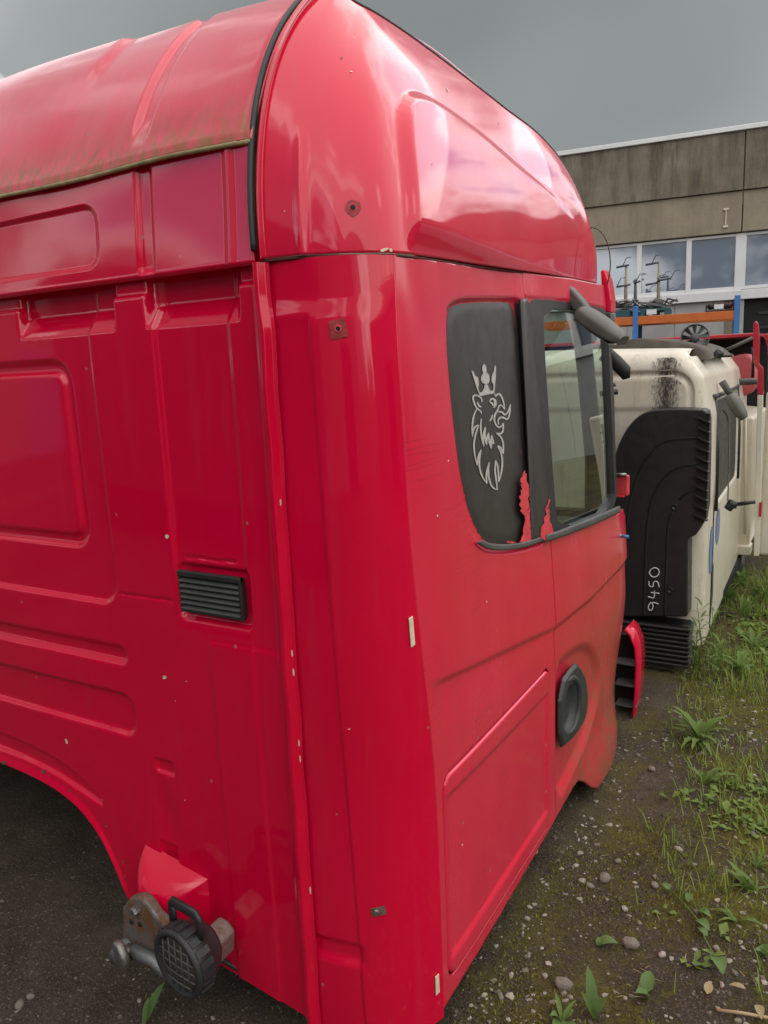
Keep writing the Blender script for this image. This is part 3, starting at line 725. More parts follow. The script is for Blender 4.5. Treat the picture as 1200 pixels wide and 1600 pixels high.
# ---- main roof: sheet rolled down to the rear lip, with pressed ribs
_e = shell_raw(np.zeros(80), np.linspace(0, 1, 80)); _e = _e[_e[:, 2] > 2.062]
prof = np.concatenate([_e[:, 1:]+np.array([-.010, .004]), chaikin([(.28, 2.418), (.36, 2.438), (.7, 2.46), (1.1, 2.452), (1.5, 2.40), (1.8, 2.26), (2.06, 2.12)], 3, False)[1:]])
prof[:, 0] -= .022*np.exp(-np.maximum(prof[:, 1]-2.06, 0)/.05); prof[0, 1] = 2.060
sl = np.concatenate([[0], np.cumsum(np.hypot(*np.diff(prof, axis=0).T))]); sl /= sl[-1]
def roof_fn(x, t):
    y = np.interp(t, sl, prof[:, 0]); z = np.interp(t, sl, prof[:, 1])
    c = 1-((x+1.23)/.95)**2; up = sstep(.0, .35, t)
    rib = sstep(.030, .014, np.abs(x+.588+.02*t))*sstep(.015, .05, t)*sstep(.62, .5, t)
    fld = sstep(-.80, -.86, x+.25*np.maximum(t-.15, 0))*sstep(.10, .16, t)*sstep(.62, .55, t)
    edge_ = sstep(-.305, -.29, x)*sstep(-.262, -.275, x)
    h = -.014*rib+.014*fld-.004*edge_+.002*np.sin(x*9)*np.sin(t*40)
    return np.stack([x, y-h*(1-up*.9)-.006*c*(1-up)+.0015*np.sin(x*17)*sstep(.03, 0, t), z+.05*c*up+h*up+.0025*np.sin(x*11+1)*sstep(.03, 0, t)], -1)
part(grid_panel('roof', np.linspace(-2.19, -.272, 330), np.concatenate([np.linspace(0, .3, 150)[:-1], np.linspace(.3, 1, 70)]), roof_fn, RED_ROOF, None, solid=.005))
lipx = np.linspace(-2.19, -.275, 120); lp = roof_fn(lipx, np.zeros(120))
part(MB().tube(lp+np.array([0, .004, -.002]), .0055, 6).build('roof_lip_trim', TAN, None))

# ---- upper rear panel under the roof lip
def up_fn(x, t):
    z = 1.826+.245*t; y = -.012+.016*t
    h = recess(rrect(x, z, -2.0, -.722, 1.862, 2.005, .045), .010, .008)
    h += -.010*sstep(.024, .018, np.abs(x+.575))*sstep(.02, .1, t)+.004*sstep(.012, .006, np.abs(x+.338))
    h += .0022*np.sin(x*6)*np.sin(t*3)
    roll_ = sstep(.05, 0., t)
    return np.stack([x, y-h+.010*roll_**2-.004*roll_, z], -1)
upo = part(grid_panel('upper_rear_panel', np.linspace(-2.19, -.279, 340), np.linspace(0, 1, 90), up_fn, RED, None, solid=.006))

SEALANT = simple('brown_joint_sealant', (.09, .02, .018), .7)
# ---- cover strip of the joint at 1.83: dark gap
part(MB().tube([tuple(p) for p in crom(ST[:, 0], np.linspace(0, 10.5, 80))-np.array([.004, -.002, .002])], .0026, 6).build('joint_sealant', SEALANT, None))

# ---- vent grille on the rear wall
vent = part(MB().box(-.566, -.384, -.004, .012, 1.079, 1.173).build('vent_grille', DARKVOID, None, smooth=False, bevel=.004))  # black core puts the shade between the slats into the colour
def vsub(o): o.parent = vent; return o
vx0, vx1, vz0, vz1 = -.570, -.380, 1.076, 1.177
fr_ = MB().box(vx0, vx1, -.014, 0., vz1-.014, vz1).box(vx0, vx0+.006, -.010, 0., vz0, vz1).box(vx1-.008, vx1, -.012, 0., vz0, vz1).box(vx0, vx1, -.010, 0., vz0, vz0+.008)
vsub(fr_.build('vent_frame', BLACK, None, smooth=False, bevel=.003))
SLATM = simple('vent_slat_plastic', (.085, .09, .088), .4)
for i in range(6):
    z = vz0+.011+i*.0132
    vsub(MB().prism([(-.012, z+.000), (-.001, z+.006), (-.001, z+.003), (-.012, z-.0025)], vx0+.004, vx1-.008, 0).build('slat', SLATM, None, smooth=False))

# ---- lens-shaped boss above the lamp
V = []; F = []; nb = 24
for i in range(nb+1):
    t = i/nb; x = -.792+.216*t; d_ = .095*(math.sin(math.pi*t**.8))**.8
    zt = .402-.034*t; V += [(x, -d_*.9, .13), (x, -d_, zt-.80*d_), (x, -d_*.97, zt-.70*d_), (x, -d_*.88, zt-.52*d_), (x, -d_*.5, zt-.22*d_), (x, .004, zt+.002)]
for i in range(nb): F += [(i*6+k, (i+1)*6+k, (i+1)*6+k+1, i*6+k+1) for k in range(5)]
part(mesh_obj('lamp_boss', V, F, RED, None, True))
# ---- lamp bracket and round work lamp below the boss
def rp(px, py, y): return at(px, py, 1, y)
br = [rp(*p, -.11) for p in ((197, 1480), (200, 1440), (199, 1412), (210, 1398), (226, 1396), (238, 1406), (250, 1424), (262, 1436), (282, 1440), (300, 1500), (262, 1520), (232, 1500))]
brk = part(MB().prism([(p[0], p[2]) for p in br], -.128, -.098, 1).build('lamp_bracket', RUST, None, smooth=False, bevel=.007))
def bsub(o, p=brk): o.parent = p; o.matrix_parent_inverse = Matrix.Identity(4); return o
c = rp(214, 1421, -.128); bsub(MB().lathe([(.0, -.016), (.010, -.016), (.012, -.010), (.012, 0)], c, (0, 1, 0), 6).build('bolt', STEEL, None, smooth=False))
for q in ((206, 1440), (219, 1444)):
    c = rp(*q, -.128); bsub(MB().lathe([(0, -.003), (.006, -.003), (.0075, 0), (.0075, .003)], c, (0, 1, 0), 10).build('bolt_hole', DARKVOID, None))
c = rp(203, 1478, -.12); bsub(MB().lathe([(0, -.05), (.020, -.05), (.026, -.03), (.028, .02)], c, (0, 1, 0), 20).build('bushing', RUST_LITE, None))
c = rp(190, 1490, -.18); d = rp(205, 1480, -.12)
ax = np.array([-.35, -.9, -.1]); wr = bsub(MB().lathe([(0, -.009), (.030, -.009), (.034, -.004), (.034, .007), (.030, .012), (0, .012)], c, ax, 28).build('washer', STEEL, None))
bsub(MB().lathe([(0, -.018), (.009, -.018), (.011, -.009), (.011, 0)], c, ax, 6).build('nut', STEEL, None, smooth=False))
bsub(MB().tube([c, d], .014, 12).build('bolt_shank', STEEL, None))
a1, a2, a3 = rp(207, 1486, -.15), rp(240, 1500, -.15), rp(275, 1530, -.14)
bsub(MB().tube([a1, a2, a3], [.020, .016, .018], 12, sy=.8).build('link_arm', RUST_LITE, None))
# clamp plate behind the lamp
p = [rp(*q, -.06) for q in ((326, 1446), (341, 1455), (351, 1470), (350, 1500), (338, 1503), (330, 1480))]
bsub(MB().prism([(q[0], q[2]) for q in p], -.10, -.02, 1).build('clamp_plate', rusty('flaking_painted_steel', (.30, .27, .25), .35), None, smooth=False, bevel=.006))
part(MB().tube([rp(340, 1497, -.02), rp(362, 1508, .0), rp(400, 1532, .02)], .006, 6).build('cable', BLACK, None))
# lamp: drum tilted to the left, wire guard, handle
lc = rp(286, 1500, -.18); la = np.array([-.12, -1., -.02]); la /= np.linalg.norm(la)
lampb = part(MB().lathe([(0, -.075), (.050, -.073), (.067, -.055), (.074, -.030), (.080, -.028), (.082, .012), (.079, .020), (.071, .021), (.064, .008), (.061, .004), (0, .004)][::-1], lc, la, 40).build('work_lamp', RUBBER, None))
lampb['label'] = 'round black work lamp with wire guard and handle'
def lsub(o): o.parent = lampb; o.matrix_parent_inverse = Matrix.Identity(4); return o
u_ = np.cross(la, (0, 0, 1.)); u_ /= np.linalg.norm(u_); w_ = np.cross(u_, la)
lens_m, nt, b = mat('dirty_lamp_lens'); nt.links.new(mixc(nt, noise(nt, 40, 5, .6, pos(nt)), (.05, .05, .045), (.13, .125, .11)), b.inputs['Base Color']); b.inputs['Roughness'].default_value = .35
lsub(MB().lathe([(0, .010), (.034, .009), (.062, .005)][::-1], lc, la, 32).build('lens', lens_m, None))
for k in range(-2, 3):
    hh = math.sqrt(.064**2-(k*.022)**2)
    for A, B in ((u_, w_), (w_, u_)):
        lsub(MB().tube([lc+la*(.017)+A*k*.022-B*hh, lc+la*.020+A*k*.022, lc+la*.017+A*k*.022+B*hh], .0019, 6).build('guard_wire', DARKGREY, None))
for k in range(20):                               # tread-like ribs round the rim
    t = 2*math.pi*k/20; rd = u_*math.cos(t)+w_*math.sin(t); tg = -u_*math.sin(t)+w_*math.cos(t)
    V = [lc+rd*r+tg*s_*.0085+la*h_ for h_ in (-.024, .010) for r in (.079, .0845) for s_ in (-1, 1)]
    lsub(mesh_obj('rim_rib', V, [(0,1,3,2),(4,6,7,5),(0,4,5,1),(2,3,7,6),(0,2,6,4),(1,5,7,3)], RUBBER, None, False))
hd = [lc+u_*.048*s_+w_*h_-la*.02 for s_, h_ in ((1, .066), (1, .112), (.85, .122), (-.85, .122), (-1, .112), (-1, .066))]
lsub(MB().tube(hd, [.007, .0075, .0085, .0085, .0075, .007], 8, sy=1.6).build('handle', BLACK, None))

# ---- mirrors, antenna, sun visor end, deflector at the front
mb = [at(*q, 1, 1.50) for q in ((884, 445), (893, 446), (914, 470), (922, 482), (912, 490), (900, 487), (889, 470))]
marm = part(MB().prism([(q[0], q[2]) for q in mb], 1.46, 1.53, 1).build('mirror_arm', DARKGREY, None, smooth=True, bevel=.012))
def housing(m0, m1, k=1.):                         # tapered hood between two points
    axm = m1-m0; Lm = np.linalg.norm(axm); axm = axm/Lm; nm = np.array([-axm[2], 0, axm[0]]); nm = nm if nm[2] > 0 else -nm
    V = []; F = []
    sec = [(-1, -.9), (-1, .3), (-.75, .85), (-.3, 1.), (.3, 1.), (.75, .85), (1, .3), (1, -.9)]
    for t, wy, hz in ((-.02, .05, .016), (.04, .075, .026), (.25, .088, .031), (.55, .09, .031), (.82, .083, .027), (.97, .070, .020), (1.03, .055, .012)):
        for a, b_ in sec: V.append(m0+axm*Lm*t+np.array([0, 1., 0])*a*wy*k+nm*b_*hz*k)
    kk = len(sec); n_ = len(V)//kk
    for i in range(n_-1): F += [(i*kk+j, i*kk+(j+1) % kk, (i+1)*kk+(j+1) % kk, (i+1)*kk+j) for j in range(kk)]
    F += [tuple(range(kk)), tuple(range(len(V)-1, len(V)-kk-1, -1))]
    return V, F, axm, Lm, nm
m0, m1 = at(908, 486, 1, 1.50), at(972, 531, 1, 1.50)
V, F, axm, Lm, nm = housing(m0, m1)
mh = part(mesh_obj('mirror_housing', V, F, GREYMIRROR, None, True, bevel=.006)); mh.modifiers.new('s', 'SUBSURF').render_levels = 1
MIRG, nt, b = mat('mirror_glass'); b.inputs['Metallic'].default_value = 1; b.inputs['Roughness'].default_value = .05; b.inputs['Base Color'].default_value = (.7, .74, .7, 1)
V = [m0+axm*Lm*t+np.array([0, a*wy, 0])-nm*.031 for t, wy in ((.06, .062), (.9, .066)) for a in (-1, 1)]
o = mesh_obj('mirror_glass', V, [(0, 1, 3, 2)], MIRG, None, False, solid=.004); o.parent = mh; o.matrix_parent_inverse = Matrix.Identity(4)
q = [at(*p_, 1, 2.12) for p_ in ((944, 552), (962, 566), (976, 580), (979, 592))]
part(MB().tube(q, [.022, .020, .019, .010], 10, sy=1.6).build('front_mirror', BLACK, None))
q0, q1 = at(938, 615, 1, 2.06), at(965, 612, 1, 2.06)
part(MB().tube([q0, q1], .012, 8).tube([q1+np.array([-.03, 0, .022]), q1+np.array([-.01, 0, .03])], .008, 8).build('mirror_clamp', BLACK, None))
vz = [at(*p_, 1, 2.0) for p_ in ((941, 424), (947, 421), (953, 438), (958, 470), (957, 489), (947, 488), (943, 455))]
part(MB().prism([(q[0], q[2]) for q in vz], 1.97, 2.05, 1).build('sun_visor', RED_SHELL, None, smooth=False, bevel=.006))
vz = [at(*p_, 1, 2.0) for p_ in ((947, 489), (957, 489), (958, 502), (951, 506))]
part(MB().prism([(q[0], q[2]) for q in vz], 1.97, 2.03, 1).build('visor_bracket', DARKGREY, None, smooth=False, bevel=.004))
an = chaikin([at(*p_, 1, 1.80) for p_ in ((920, 355), (934, 357), (947, 372), (953, 395), (954, 420), (949, 445))], 3, False)
part(MB().tube(an, .0022, 6).build('aerial_wire', BLACK, None))
# wind deflector at the front corner: red blade with black ribbed back
dfl = [at(*p_, 1, 2.18) for p_ in ((984, 976), (992, 984), (1000, 1004), (1002, 1030), (1000, 1075), (993, 1132))]
V = []; F = []
for q in dfl:
    for dy in (-.05, .10): V.append((q[0], 2.16+dy, q[2])); V.append((q[0]-.010-.0*dy, 2.16+dy, q[2]-.006))
for i in range(len(dfl)-1):
    a = i*4; b_ = a+4; F += [(a, b_, b_+2, a+2), (a+1, a+3, b_+3, b_+1), (a, a+1, b_+1, b_), (a+2, b_+2, b_+3, a+3)]
F += [(0, 2, 3, 1), (len(V)-4, len(V)-3, len(V)-1, len(V)-2)]
df = part(mesh_obj('corner_deflector', V, F, RED_SHELL, None, True))
q0 = at(986, 990, 1, 2.2); q1 = at(985, 1130, 1, 2.2)
o = MB().box(q0[0]-.09, q0[0]+.018, 2.20, 2.24, .02, q0[2]-.01).build('deflector_back', DARKVOID, None, smooth=False); o.parent = df; o.matrix_parent_inverse = Matrix.Identity(4)
for py in (1035, 1068, 1100, 1126):
    q = at(988, py, 1, 2.16); o = MB().box(q[0]-.07, q[0]+.026, 2.12, 2.21, q[2]-.002, q[2]+.004).build('deflector_rib', DARKGREY, None, smooth=False); o.parent = df; o.matrix_parent_inverse = Matrix.Identity(4)

# ---- small marks: tapes, screw holes with ghost plates, chipped lacquer
def corner_pt(px, py, off):                        # line of sight onto the corner panel
    d = ray(px, py); best = None
    ss, zz = np.meshgrid(np.linspace(0, 1, 160), np.linspace(.08, 1.82, 400), indexing='ij'); P = corner_fn(ss, zz)
    r = P-CAM; t = r@d; dist = np.linalg.norm(r-t[..., None]*d, axis=-1); i = np.unravel_index(dist.argmin(), dist.shape)
    p = P[i]; s_, z_ = ss[i], zz[i]
    e = 1e-3; n = np.cross(corner_fn(np.array(s_+e), np.array(z_))-p, corner_fn(np.array(s_), np.array(z_+e))-p); n /= np.linalg.norm(n)
    up = np.array([0, 0, 1.]); tx = np.cross(up, n); tx /= np.linalg.norm(tx)
    return p+n*off, n, tx
def plate_on(name, px, py, w, h, m, off=.002, th=.0015, tilt=0.):
    p, n, tx = corner_pt(px, py, off); up = np.cross(n, tx)
    c, s_ = math.cos(tilt), math.sin(tilt); a = tx*c+up*s_; b_ = up*c-tx*s_
    k = [(-.5, -.5), (.5, -.45), (.46, .5), (-.5, .46)]
    V = [p+a*w*i+b_*h*j for i, j in k]+[p+n*th+a*w*i*.96+b_*h*j*.98 for i, j in k]
    return part(mesh_obj(name, V, [(4,5,6,7),(0,4,7,3),(1,2,6,5),(0,1,5,4),(3,7,6,2)], m, None, False))
plate_on('tape_strip', 642, 985, .011, .068, TAPE, .003, .002, .05); plate_on('tape_strip', 681, 1537, .012, .052, TAPE, .003, .002, .0)
GHOST = simple('dirty_ghost_plate', (.33, .03, .035), .6, var=.5, vscale=60)
def screw(px, py, g=.034, old=True):
    p, n, tx = corner_pt(px, py, .001); up = np.cross(n, tx)
    if old: plate_on('ghost_plate', px, py, g, g*1.1, GHOST, .0012, .0004, .1)
    part(MB().lathe([(.0075, 0), (.0065, .001), (.0050, .0013), (.0045, .0005), (.0042, -.01)], p+n*.0015, n, 20).build('screw_socket', RAWRED, None))
    part(MB().lathe([(0, .0012), (.0045, .0012)], p+n*.0006, n, 16).build('screw_hole', DARKVOID, None))
screw(528, 514)
plate_on('rusty_plate', 591, 1424, .034, .022, RUST, .002, .001, .1); p, n, tx = corner_pt(588, 1424, .003)
part(MB().lathe([(0, .006), (.006, .006), (.008, .003), (.008, 0)], p, n, 6).build('plate_bolt', STEEL, None, smooth=False))
for q in ((427, 610), (545, 1138)): plate_on('paint_chip', *q, .005, .0022, CHIP, .0008, .0003, .2)
for q, w in (((600, 402), .022), ((607, 398), .010)):
    pass
# screw hole on the roof shell and at the upper rear panel, chips on the shell
U_, V_ = np.meshgrid(np.linspace(0, 11, 330), np.linspace(.01, .99, 150), indexing='ij'); SH = shell_fn(U_, V_)
def shell_pt(px, py):
    d = ray(px, py); r = SH-CAM; t = r@d; dist = np.linalg.norm(r-t[..., None]*d, axis=-1)+1e-3*t; i = np.unravel_index(dist.argmin(), dist.shape)
    i0, j0 = min(i[0], 328), min(i[1], 148); p = SH[i0, j0]; n = np.cross(SH[i0+1, j0]-p, SH[i0, j0+1]-p); n /= np.linalg.norm(n); return p, n
def spot(name, p, n, w, h, m, th=.0006, tilt=0.):
    up = np.array([0, 0, 1.])-n*n[2]; up /= np.linalg.norm(up); tx = np.cross(up, n)
    c, s_ = math.cos(tilt), math.sin(tilt); a = tx*c+up*s_; b_ = up*c-tx*s_
    L = [(math.cos(t)*(.8+.3*random.random()), math.sin(t)*(.8+.3*random.random())) for t in np.linspace(0, 2*math.pi, 9)[:-1]]
    V = [p+n*th*3+a*w*i/2+b_*h*j/2 for i, j in L]
    return part(mesh_obj(name, V, [tuple(range(len(V)))], m, None, False))
def hole(p, n):
    part(MB().lathe([(.0085, 0), (.007, .0012), (.006, .0014), (.0052, .0005)], p, n, 20).build('screw_socket', RAWRED, None)); part(MB().lathe([(0, .0016), (.0052, .0016)], p, n, 16).build('screw_hole', DARKVOID, None))
p, n = shell_pt(551, 323); spot('ghost_plate', p, n, .038, .034, GHOST, .0004); hole(p+n*.001, n)
for (a, b_), w, h, m_ in (((533, 92), .006, .004, DARKGREY), ((549, 113), .006, .004, TAPE), ((699, 141), .008, .012, CHIP), ((700, 144), .004, .006, DARKVOID), ((779, 193), .010, .004, RUST), ((675, 258), .004, .004, RUST), ((600, 399), .022, .006, CHIP), ((609, 397), .008, .008, CHIP), ((445, 330), .003, .003, CHIP)):
    p, n = shell_pt(a, b_); spot('paint_chip', p, n, w, h, m_, .0005, .3)
p = at(393, 337, 1, -.006); hole(np.array([p[0], -.0085, p[2]]), np.array([0, -1., .1])); 
for (a, b_), w, h in (((262, 838), .014, .010), ((258, 1058), .016, .010), ((105, 1158), .012, .016), ((292, 1064), .004, .003), ((275, 1095), .004, .003), ((290, 1250), .004, .003), ((228, 1326), .005, .005), ((68, 1205), .02, .012), ((10, 1190), .03, .012), ((195, 1345), .008, .006), ((168, 1290), .01, .006), ((110, 1235), .012, .006)):
    p = at(a, b_, 1, 0.); hh = float(rear_h(np.array(p[0]), np.array(p[2]))); spot('paint_chip', np.array([p[0], -hh-.0005, p[2]]), np.array([0, -1., 0]), w, h, CHIP if b_ < 1180 or a > 200 else RUST, .0006, .4)
p, n, tx = corner_pt(432, 790, .001)
for py in (785, 1020, 1050, 1160, 1185, 1390):     # worn spots on the flange
    p = at(np.interp(py, [400, 1590], [409, 500])+1, py, 1, -.019); spot('paint_chip', np.array([p[0], -.0205, p[2]]), np.array([.2, -1., 0.]), .004, .016+.01*random.random(), CHIP, .0004)
for a, b_ in ((683, 806), (722, 1320), (700, 720), (760, 940)):
    y, z = side_pt(a, b_, .001); spot('paint_chip', np.array([float(S(y, z))+.0008, y, z]), np.array([1., 0, 0.05]), .007, .005, CHIP, .0004)
# ------------------------------------------------------------------ ground
_VT = {}
def vnoise(x, y, seed=0):
    if seed not in _VT: _VT[seed] = np.random.default_rng(seed).random((64, 64))
    T = _VT[seed]
    xi = np.floor(x).astype(int); yi = np.floor(y).astype(int); fx = x-xi; fy = y-yi; fx = fx*fx*(3-2*fx); fy = fy*fy*(3-2*fy)
    g = lambda a, b: T[a % 64, b % 64]
    return (g(xi, yi)*(1-fx)+g(xi+1, yi)*fx)*(1-fy)+(g(xi, yi+1)*(1-fx)+g(xi+1, yi+1)*fx)*fy
def gh(x, y):
    x = np.asarray(x, float); y = np.asarray(y, float)
    h = .022*(vnoise(x*1.3, y*1.3, 1)-.5)+.012*(vnoise(x*4, y*4, 2)-.5)+.006*(vnoise(x*14, y*14, 3)-.5)+.004*(vnoise(x*45, y*45, 4)-.5)
    return h*np.clip(1.2-np.hypot(x, y)/14, 0, 1)-.004
def axis_pts(lo, hi, n, far):
    c = np.linspace(lo, hi, n); g = np.geomspace(.05, far, 40); return np.concatenate([lo-g[::-1], c, hi+g])
GX = axis_pts(-1.9, 2.3, 260, 300); GY = axis_pts(-.5, 5., 340, 300)
gm, nt, b = mat('mossy_gravel_soil'); P = pos(nt)
n1 = noise(nt, .9, 6, .6, P); n2 = noise(nt, 6, 8, .7, P); n3 = noise(nt, 70, 6, .7, P)
soil = mixc(nt, rng_(nt, n2, .3, .7), (.030, .021, .014), (.165, .12, .088))
soil = mixc(nt, rng_(nt, n1, .35, .65, .0, .5), soil, (.16, .13, .108))
vo = N(nt, 'ShaderNodeTexVoronoi'); vo.inputs['Scale'].default_value = 85; nt.links.new(P, vo.inputs['Vector'])
sc = N(nt, 'ShaderNodeSeparateColor'); nt.links.new(vo.outputs['Color'], sc.inputs[0])
peb = mth(nt, 'MULTIPLY', mth(nt, 'GREATER_THAN', sc.outputs[0], .70), rng_(nt, vo.outputs['Distance'], .30, .38, 1., 0.))
pebc = mixc(nt, sc.outputs[1], (.09, .075, .06), (.33, .29, .25))
vo2 = N(nt, 'ShaderNodeTexVoronoi'); vo2.inputs['Scale'].default_value = 190; nt.links.new(P, vo2.inputs['Vector'])
sc2 = N(nt, 'ShaderNodeSeparateColor'); nt.links.new(vo2.outputs['Color'], sc2.inputs[0])
peb2 = mth(nt, 'MULTIPLY', mth(nt, 'GREATER_THAN', sc2.outputs[0], .72), rng_(nt, vo2.outputs['Distance'], .3, .4, 1., 0.))
sepg = N(nt, 'ShaderNodeSeparateXYZ'); nt.links.new(P, sepg.inputs[0])
soil = mixc(nt, rng_(nt, noise(nt, .55, 5, .6, P), .38, .60, .75, .15), soil, (.020, .015, .011))
soil = mixc(nt, mth(nt, 'MULTIPLY', peb2, .4), soil, mixc(nt, sc2.outputs[1], (.10, .085, .07), (.38, .34, .30)))
soil = mixc(nt, mth(nt, 'MULTIPLY', peb, .6), soil, pebc)
right_ = rng_(nt, sepg.outputs[0], -.3, .9, .0, 1.)
vo3 = N(nt, 'ShaderNodeTexVoronoi'); vo3.inputs['Scale'].default_value = 320; nt.links.new(P, vo3.inputs['Vector']); sc3 = N(nt, 'ShaderNodeSeparateColor'); nt.links.new(vo3.outputs['Color'], sc3.inputs[0])
soil = mixc(nt, mth(nt, 'MULTIPLY', rng_(nt, sc3.outputs[0], .55, 1.), .5), soil, (.20, .155, .12))
moss = mth(nt, 'MULTIPLY', rng_(nt, mth(nt, 'ADD', mth(nt, 'ADD', mth(nt, 'MULTIPLY', noise(nt, 2.3, 8, .7, P), .6), mth(nt, 'MULTIPLY', noise(nt, 17, 6, .7, P), .28)), mth(nt, 'MULTIPLY', noise(nt, 110, 4, .7, P), .30)), .55, .635), rng_(nt, sepg.outputs[0], -.4, .45, .0, 1.))
mossc = mixc(nt, n3, (.05, .048, .006), (.34, .30, .045))
nt.links.new(mixc(nt, mth(nt, 'MULTIPLY', moss, .85), soil, mossc), b.inputs['Base Color'])
b.inputs['Roughness'].default_value = .9; b.inputs['Specular IOR Level'].default_value = .25
hgt = mth(nt, 'ADD', mth(nt, 'ADD', mth(nt, 'MULTIPLY', n3, .6), mth(nt, 'MULTIPLY', peb, .5)), mth(nt, 'MULTIPLY', moss, mth(nt, 'MULTIPLY', noise(nt, 200, 4, .7, P), 1.)))
bump(nt, b, mth(nt, 'ADD', hgt, mth(nt, 'MULTIPLY', sc3.outputs[1], .35)), 1., .018)
U, Vv = np.meshgrid(GX, GY, indexing='ij'); Pg = np.stack([U, Vv, gh(U, Vv)], -1).reshape(-1, 3)
n_, m_ = U.shape; idx = np.arange(n_*m_).reshape(n_, m_)
q = np.stack([idx[:-1, :-1], idx[1:, :-1], idx[1:, 1:], idx[:-1, 1:]], -1).reshape(-1, 4)
tag(mesh_obj('ground', Pg, q, gm, None, True), kind='structure')

# loose gravel: thousands of little stones
import bmesh
bm = bmesh.new(); bmesh.ops.create_icosphere(bm, subdivisions=1, radius=1.); iv = np.array([v.co[:] for v in bm.verts]); ifc = np.array([[v.index for v in f.verts] for f in bm.faces]); bm.free()
def stones(name, n, smin, smax, region, m, seed, dens=None, flat=.6):
    r = np.random.default_rng(seed); V = []; F = []; k = 0
    while k < n:
        x = r.uniform(region[0], region[1]); y = r.uniform(region[2], region[3])
        if dens is not None and r.random() > dens(x, y): continue
        s = smin*(smax/smin)**(r.random()**2.2)
        th = r.uniform(0, 6.28); R = np.array([[math.cos(th), -math.sin(th), 0], [math.sin(th), math.cos(th), 0], [0, 0, 1]])
        vv_ = (iv*(1+.28*r.standard_normal((12, 1)).clip(-1.2, 1.2))*np.array([1., r.uniform(.55, 1.), r.uniform(.4, .75)*flat/.6])*s)@R.T
        V.append(vv_+np.array([x, y, float(gh(x, y))+s*.12])); F.append(ifc+12*k); k += 1
    V = np.concatenate(V); F = np.concatenate(F)
    return mesh_obj(name, V, F, m, None, False)
def stone_mat(name, lo, hi):
    m, nt, b = mat(name); g = N(nt, 'ShaderNodeNewGeometry'); rp_ = g.outputs['Random Per Island']
    c = mixc(nt, rp_, lo, hi); c = mixc(nt, mth(nt, 'MULTIPLY', noise(nt, 120, 4, .6, pos(nt)), .5), c, tuple(k*.45 for k in lo))
    nt.links.new(c, b.inputs['Base Color']); b.inputs['Roughness'].default_value = .85; return m
STONE = stone_mat('pale_stone', (.11, .09, .07), (.48, .42, .36)); STONE_D = stone_mat('dark_stone', (.035, .03, .026), (.17, .145, .12))
patch = lambda x, y: np.clip(vnoise(np.array(x*3.1+9), np.array(y*3.1), 11)*1.6-.35, .04, 1)*(1 if x > .0 else .14)
nearcam = lambda x, y: patch(x, y)*np.clip(1.15-y/6., .15, 1)
tag(stones('gravel', 5600, .0028, .012, (-1.6, 1.9, -.35, 5.2), STONE, 21, nearcam), 'pale gravel scattered over the dark soil', 'gravel', kind='stuff')
tag(stones('dark_gravel', 5200, .003, .010, (-1.9, 1.9, -.35, 5.2), STONE_D, 22, lambda x, y: np.clip(1.1-y/6., .15, 1)), 'dark gravel bits pressed into the soil', 'gravel', kind='stuff')
# single larger stones that can be picked out
stone_px = [((985, 1478), .026, 'pale rounded stone on bare soil left of the dandelion seedling'), ((945, 1375), .026, 'angular grey stone in the middle of the bare soil'), ((922, 1388), .016, 'whitish stone left of the angular grey stone'), ((1018, 1200), .022, 'flat beige stone near the front of the red door'), ((1023, 1385), .018, 'small white stone right of the angular grey stone'), ((880, 1540), .026, 'pale pebble near the tape strip at the cab corner'), ((965, 1346), .015, 'yellowish pebble above the angular grey stone'), ((1060, 1325), .016, 'beige pebble beside the mossy patch'), ((1034, 1492), .014, 'bright white pebble right of the rounded pale stone'), ((30, 1565), .018, 'pale pebble at the lower left edge'), ((48, 1552), .014, 'beige pebble right of the lower left edge pebble')]
for i, ((a, b_), s, lb) in enumerate(stone_px):
    p = at(a, b_, 2, 0.); r = np.random.default_rng(100+i)
    vv_ = iv*(1+.2*r.standard_normal((12, 1)).clip(-1, 1))*np.array([1, .75, .6])*s
    o = mesh_obj('stone', vv_+np.array([0, 0, s*.3]), ifc, STONE, None, False); o.location = (p[0], p[1], float(gh(p[0], p[1]))); o.rotation_euler = (0, 0, i*1.3)
    md = o.modifiers.new('b', 'BEVEL'); md.width = s*.15; md.segments = 1
    tag(o, lb, 'stone')

# ------------------------------------------------------------------ grass and moss tufts (uncountable)
def leafmat(name, c0, c1):
    m, nt, b = mat(name); g = N(nt, 'ShaderNodeNewGeometry'); f = mth(nt, 'ADD', mth(nt, 'MULTIPLY', g.outputs['Random Per Island'], .7), mth(nt, 'MULTIPLY', noise(nt, 12, 4, .6, pos(nt)), .3))
    nt.links.new(mixc(nt, f, c0, c1), b.inputs['Base Color']); b.inputs['Roughness'].default_value = .55; b.inputs['Specular IOR Level'].default_value = .3
    tr_ = N(nt, 'ShaderNodeBsdfTranslucent'); nt.links.new(mixc(nt, f, tuple(min(1, k*1.6) for k in c0), tuple(min(1, k*1.6) for k in c1)), tr_.inputs[0])
    mx = N(nt, 'ShaderNodeMixShader'); mx.inputs[0].default_value = .3; out = nt.nodes['Material Output']
    nt.links.new(b.outputs[0], mx.inputs[1]); nt.links.new(tr_.outputs[0], mx.inputs[2]); nt.links.new(mx.outputs[0], out.inputs[0]); return m
GRASS = leafmat('grass_blades', (.11, .18, .03), (.32, .40, .085)); LEAF = leafmat('weed_leaf', (.085, .15, .03), (.18, .26, .065)); LEAF2 = leafmat('broad_leaf', (.09, .17, .05), (.17, .26, .09)); MOSS = leafmat('moss_tufts', (.07, .07, .008), (.30, .28, .04)); STRAW = leafmat('dry_straw', (.30, .22, .11), (.5, .4, .22))
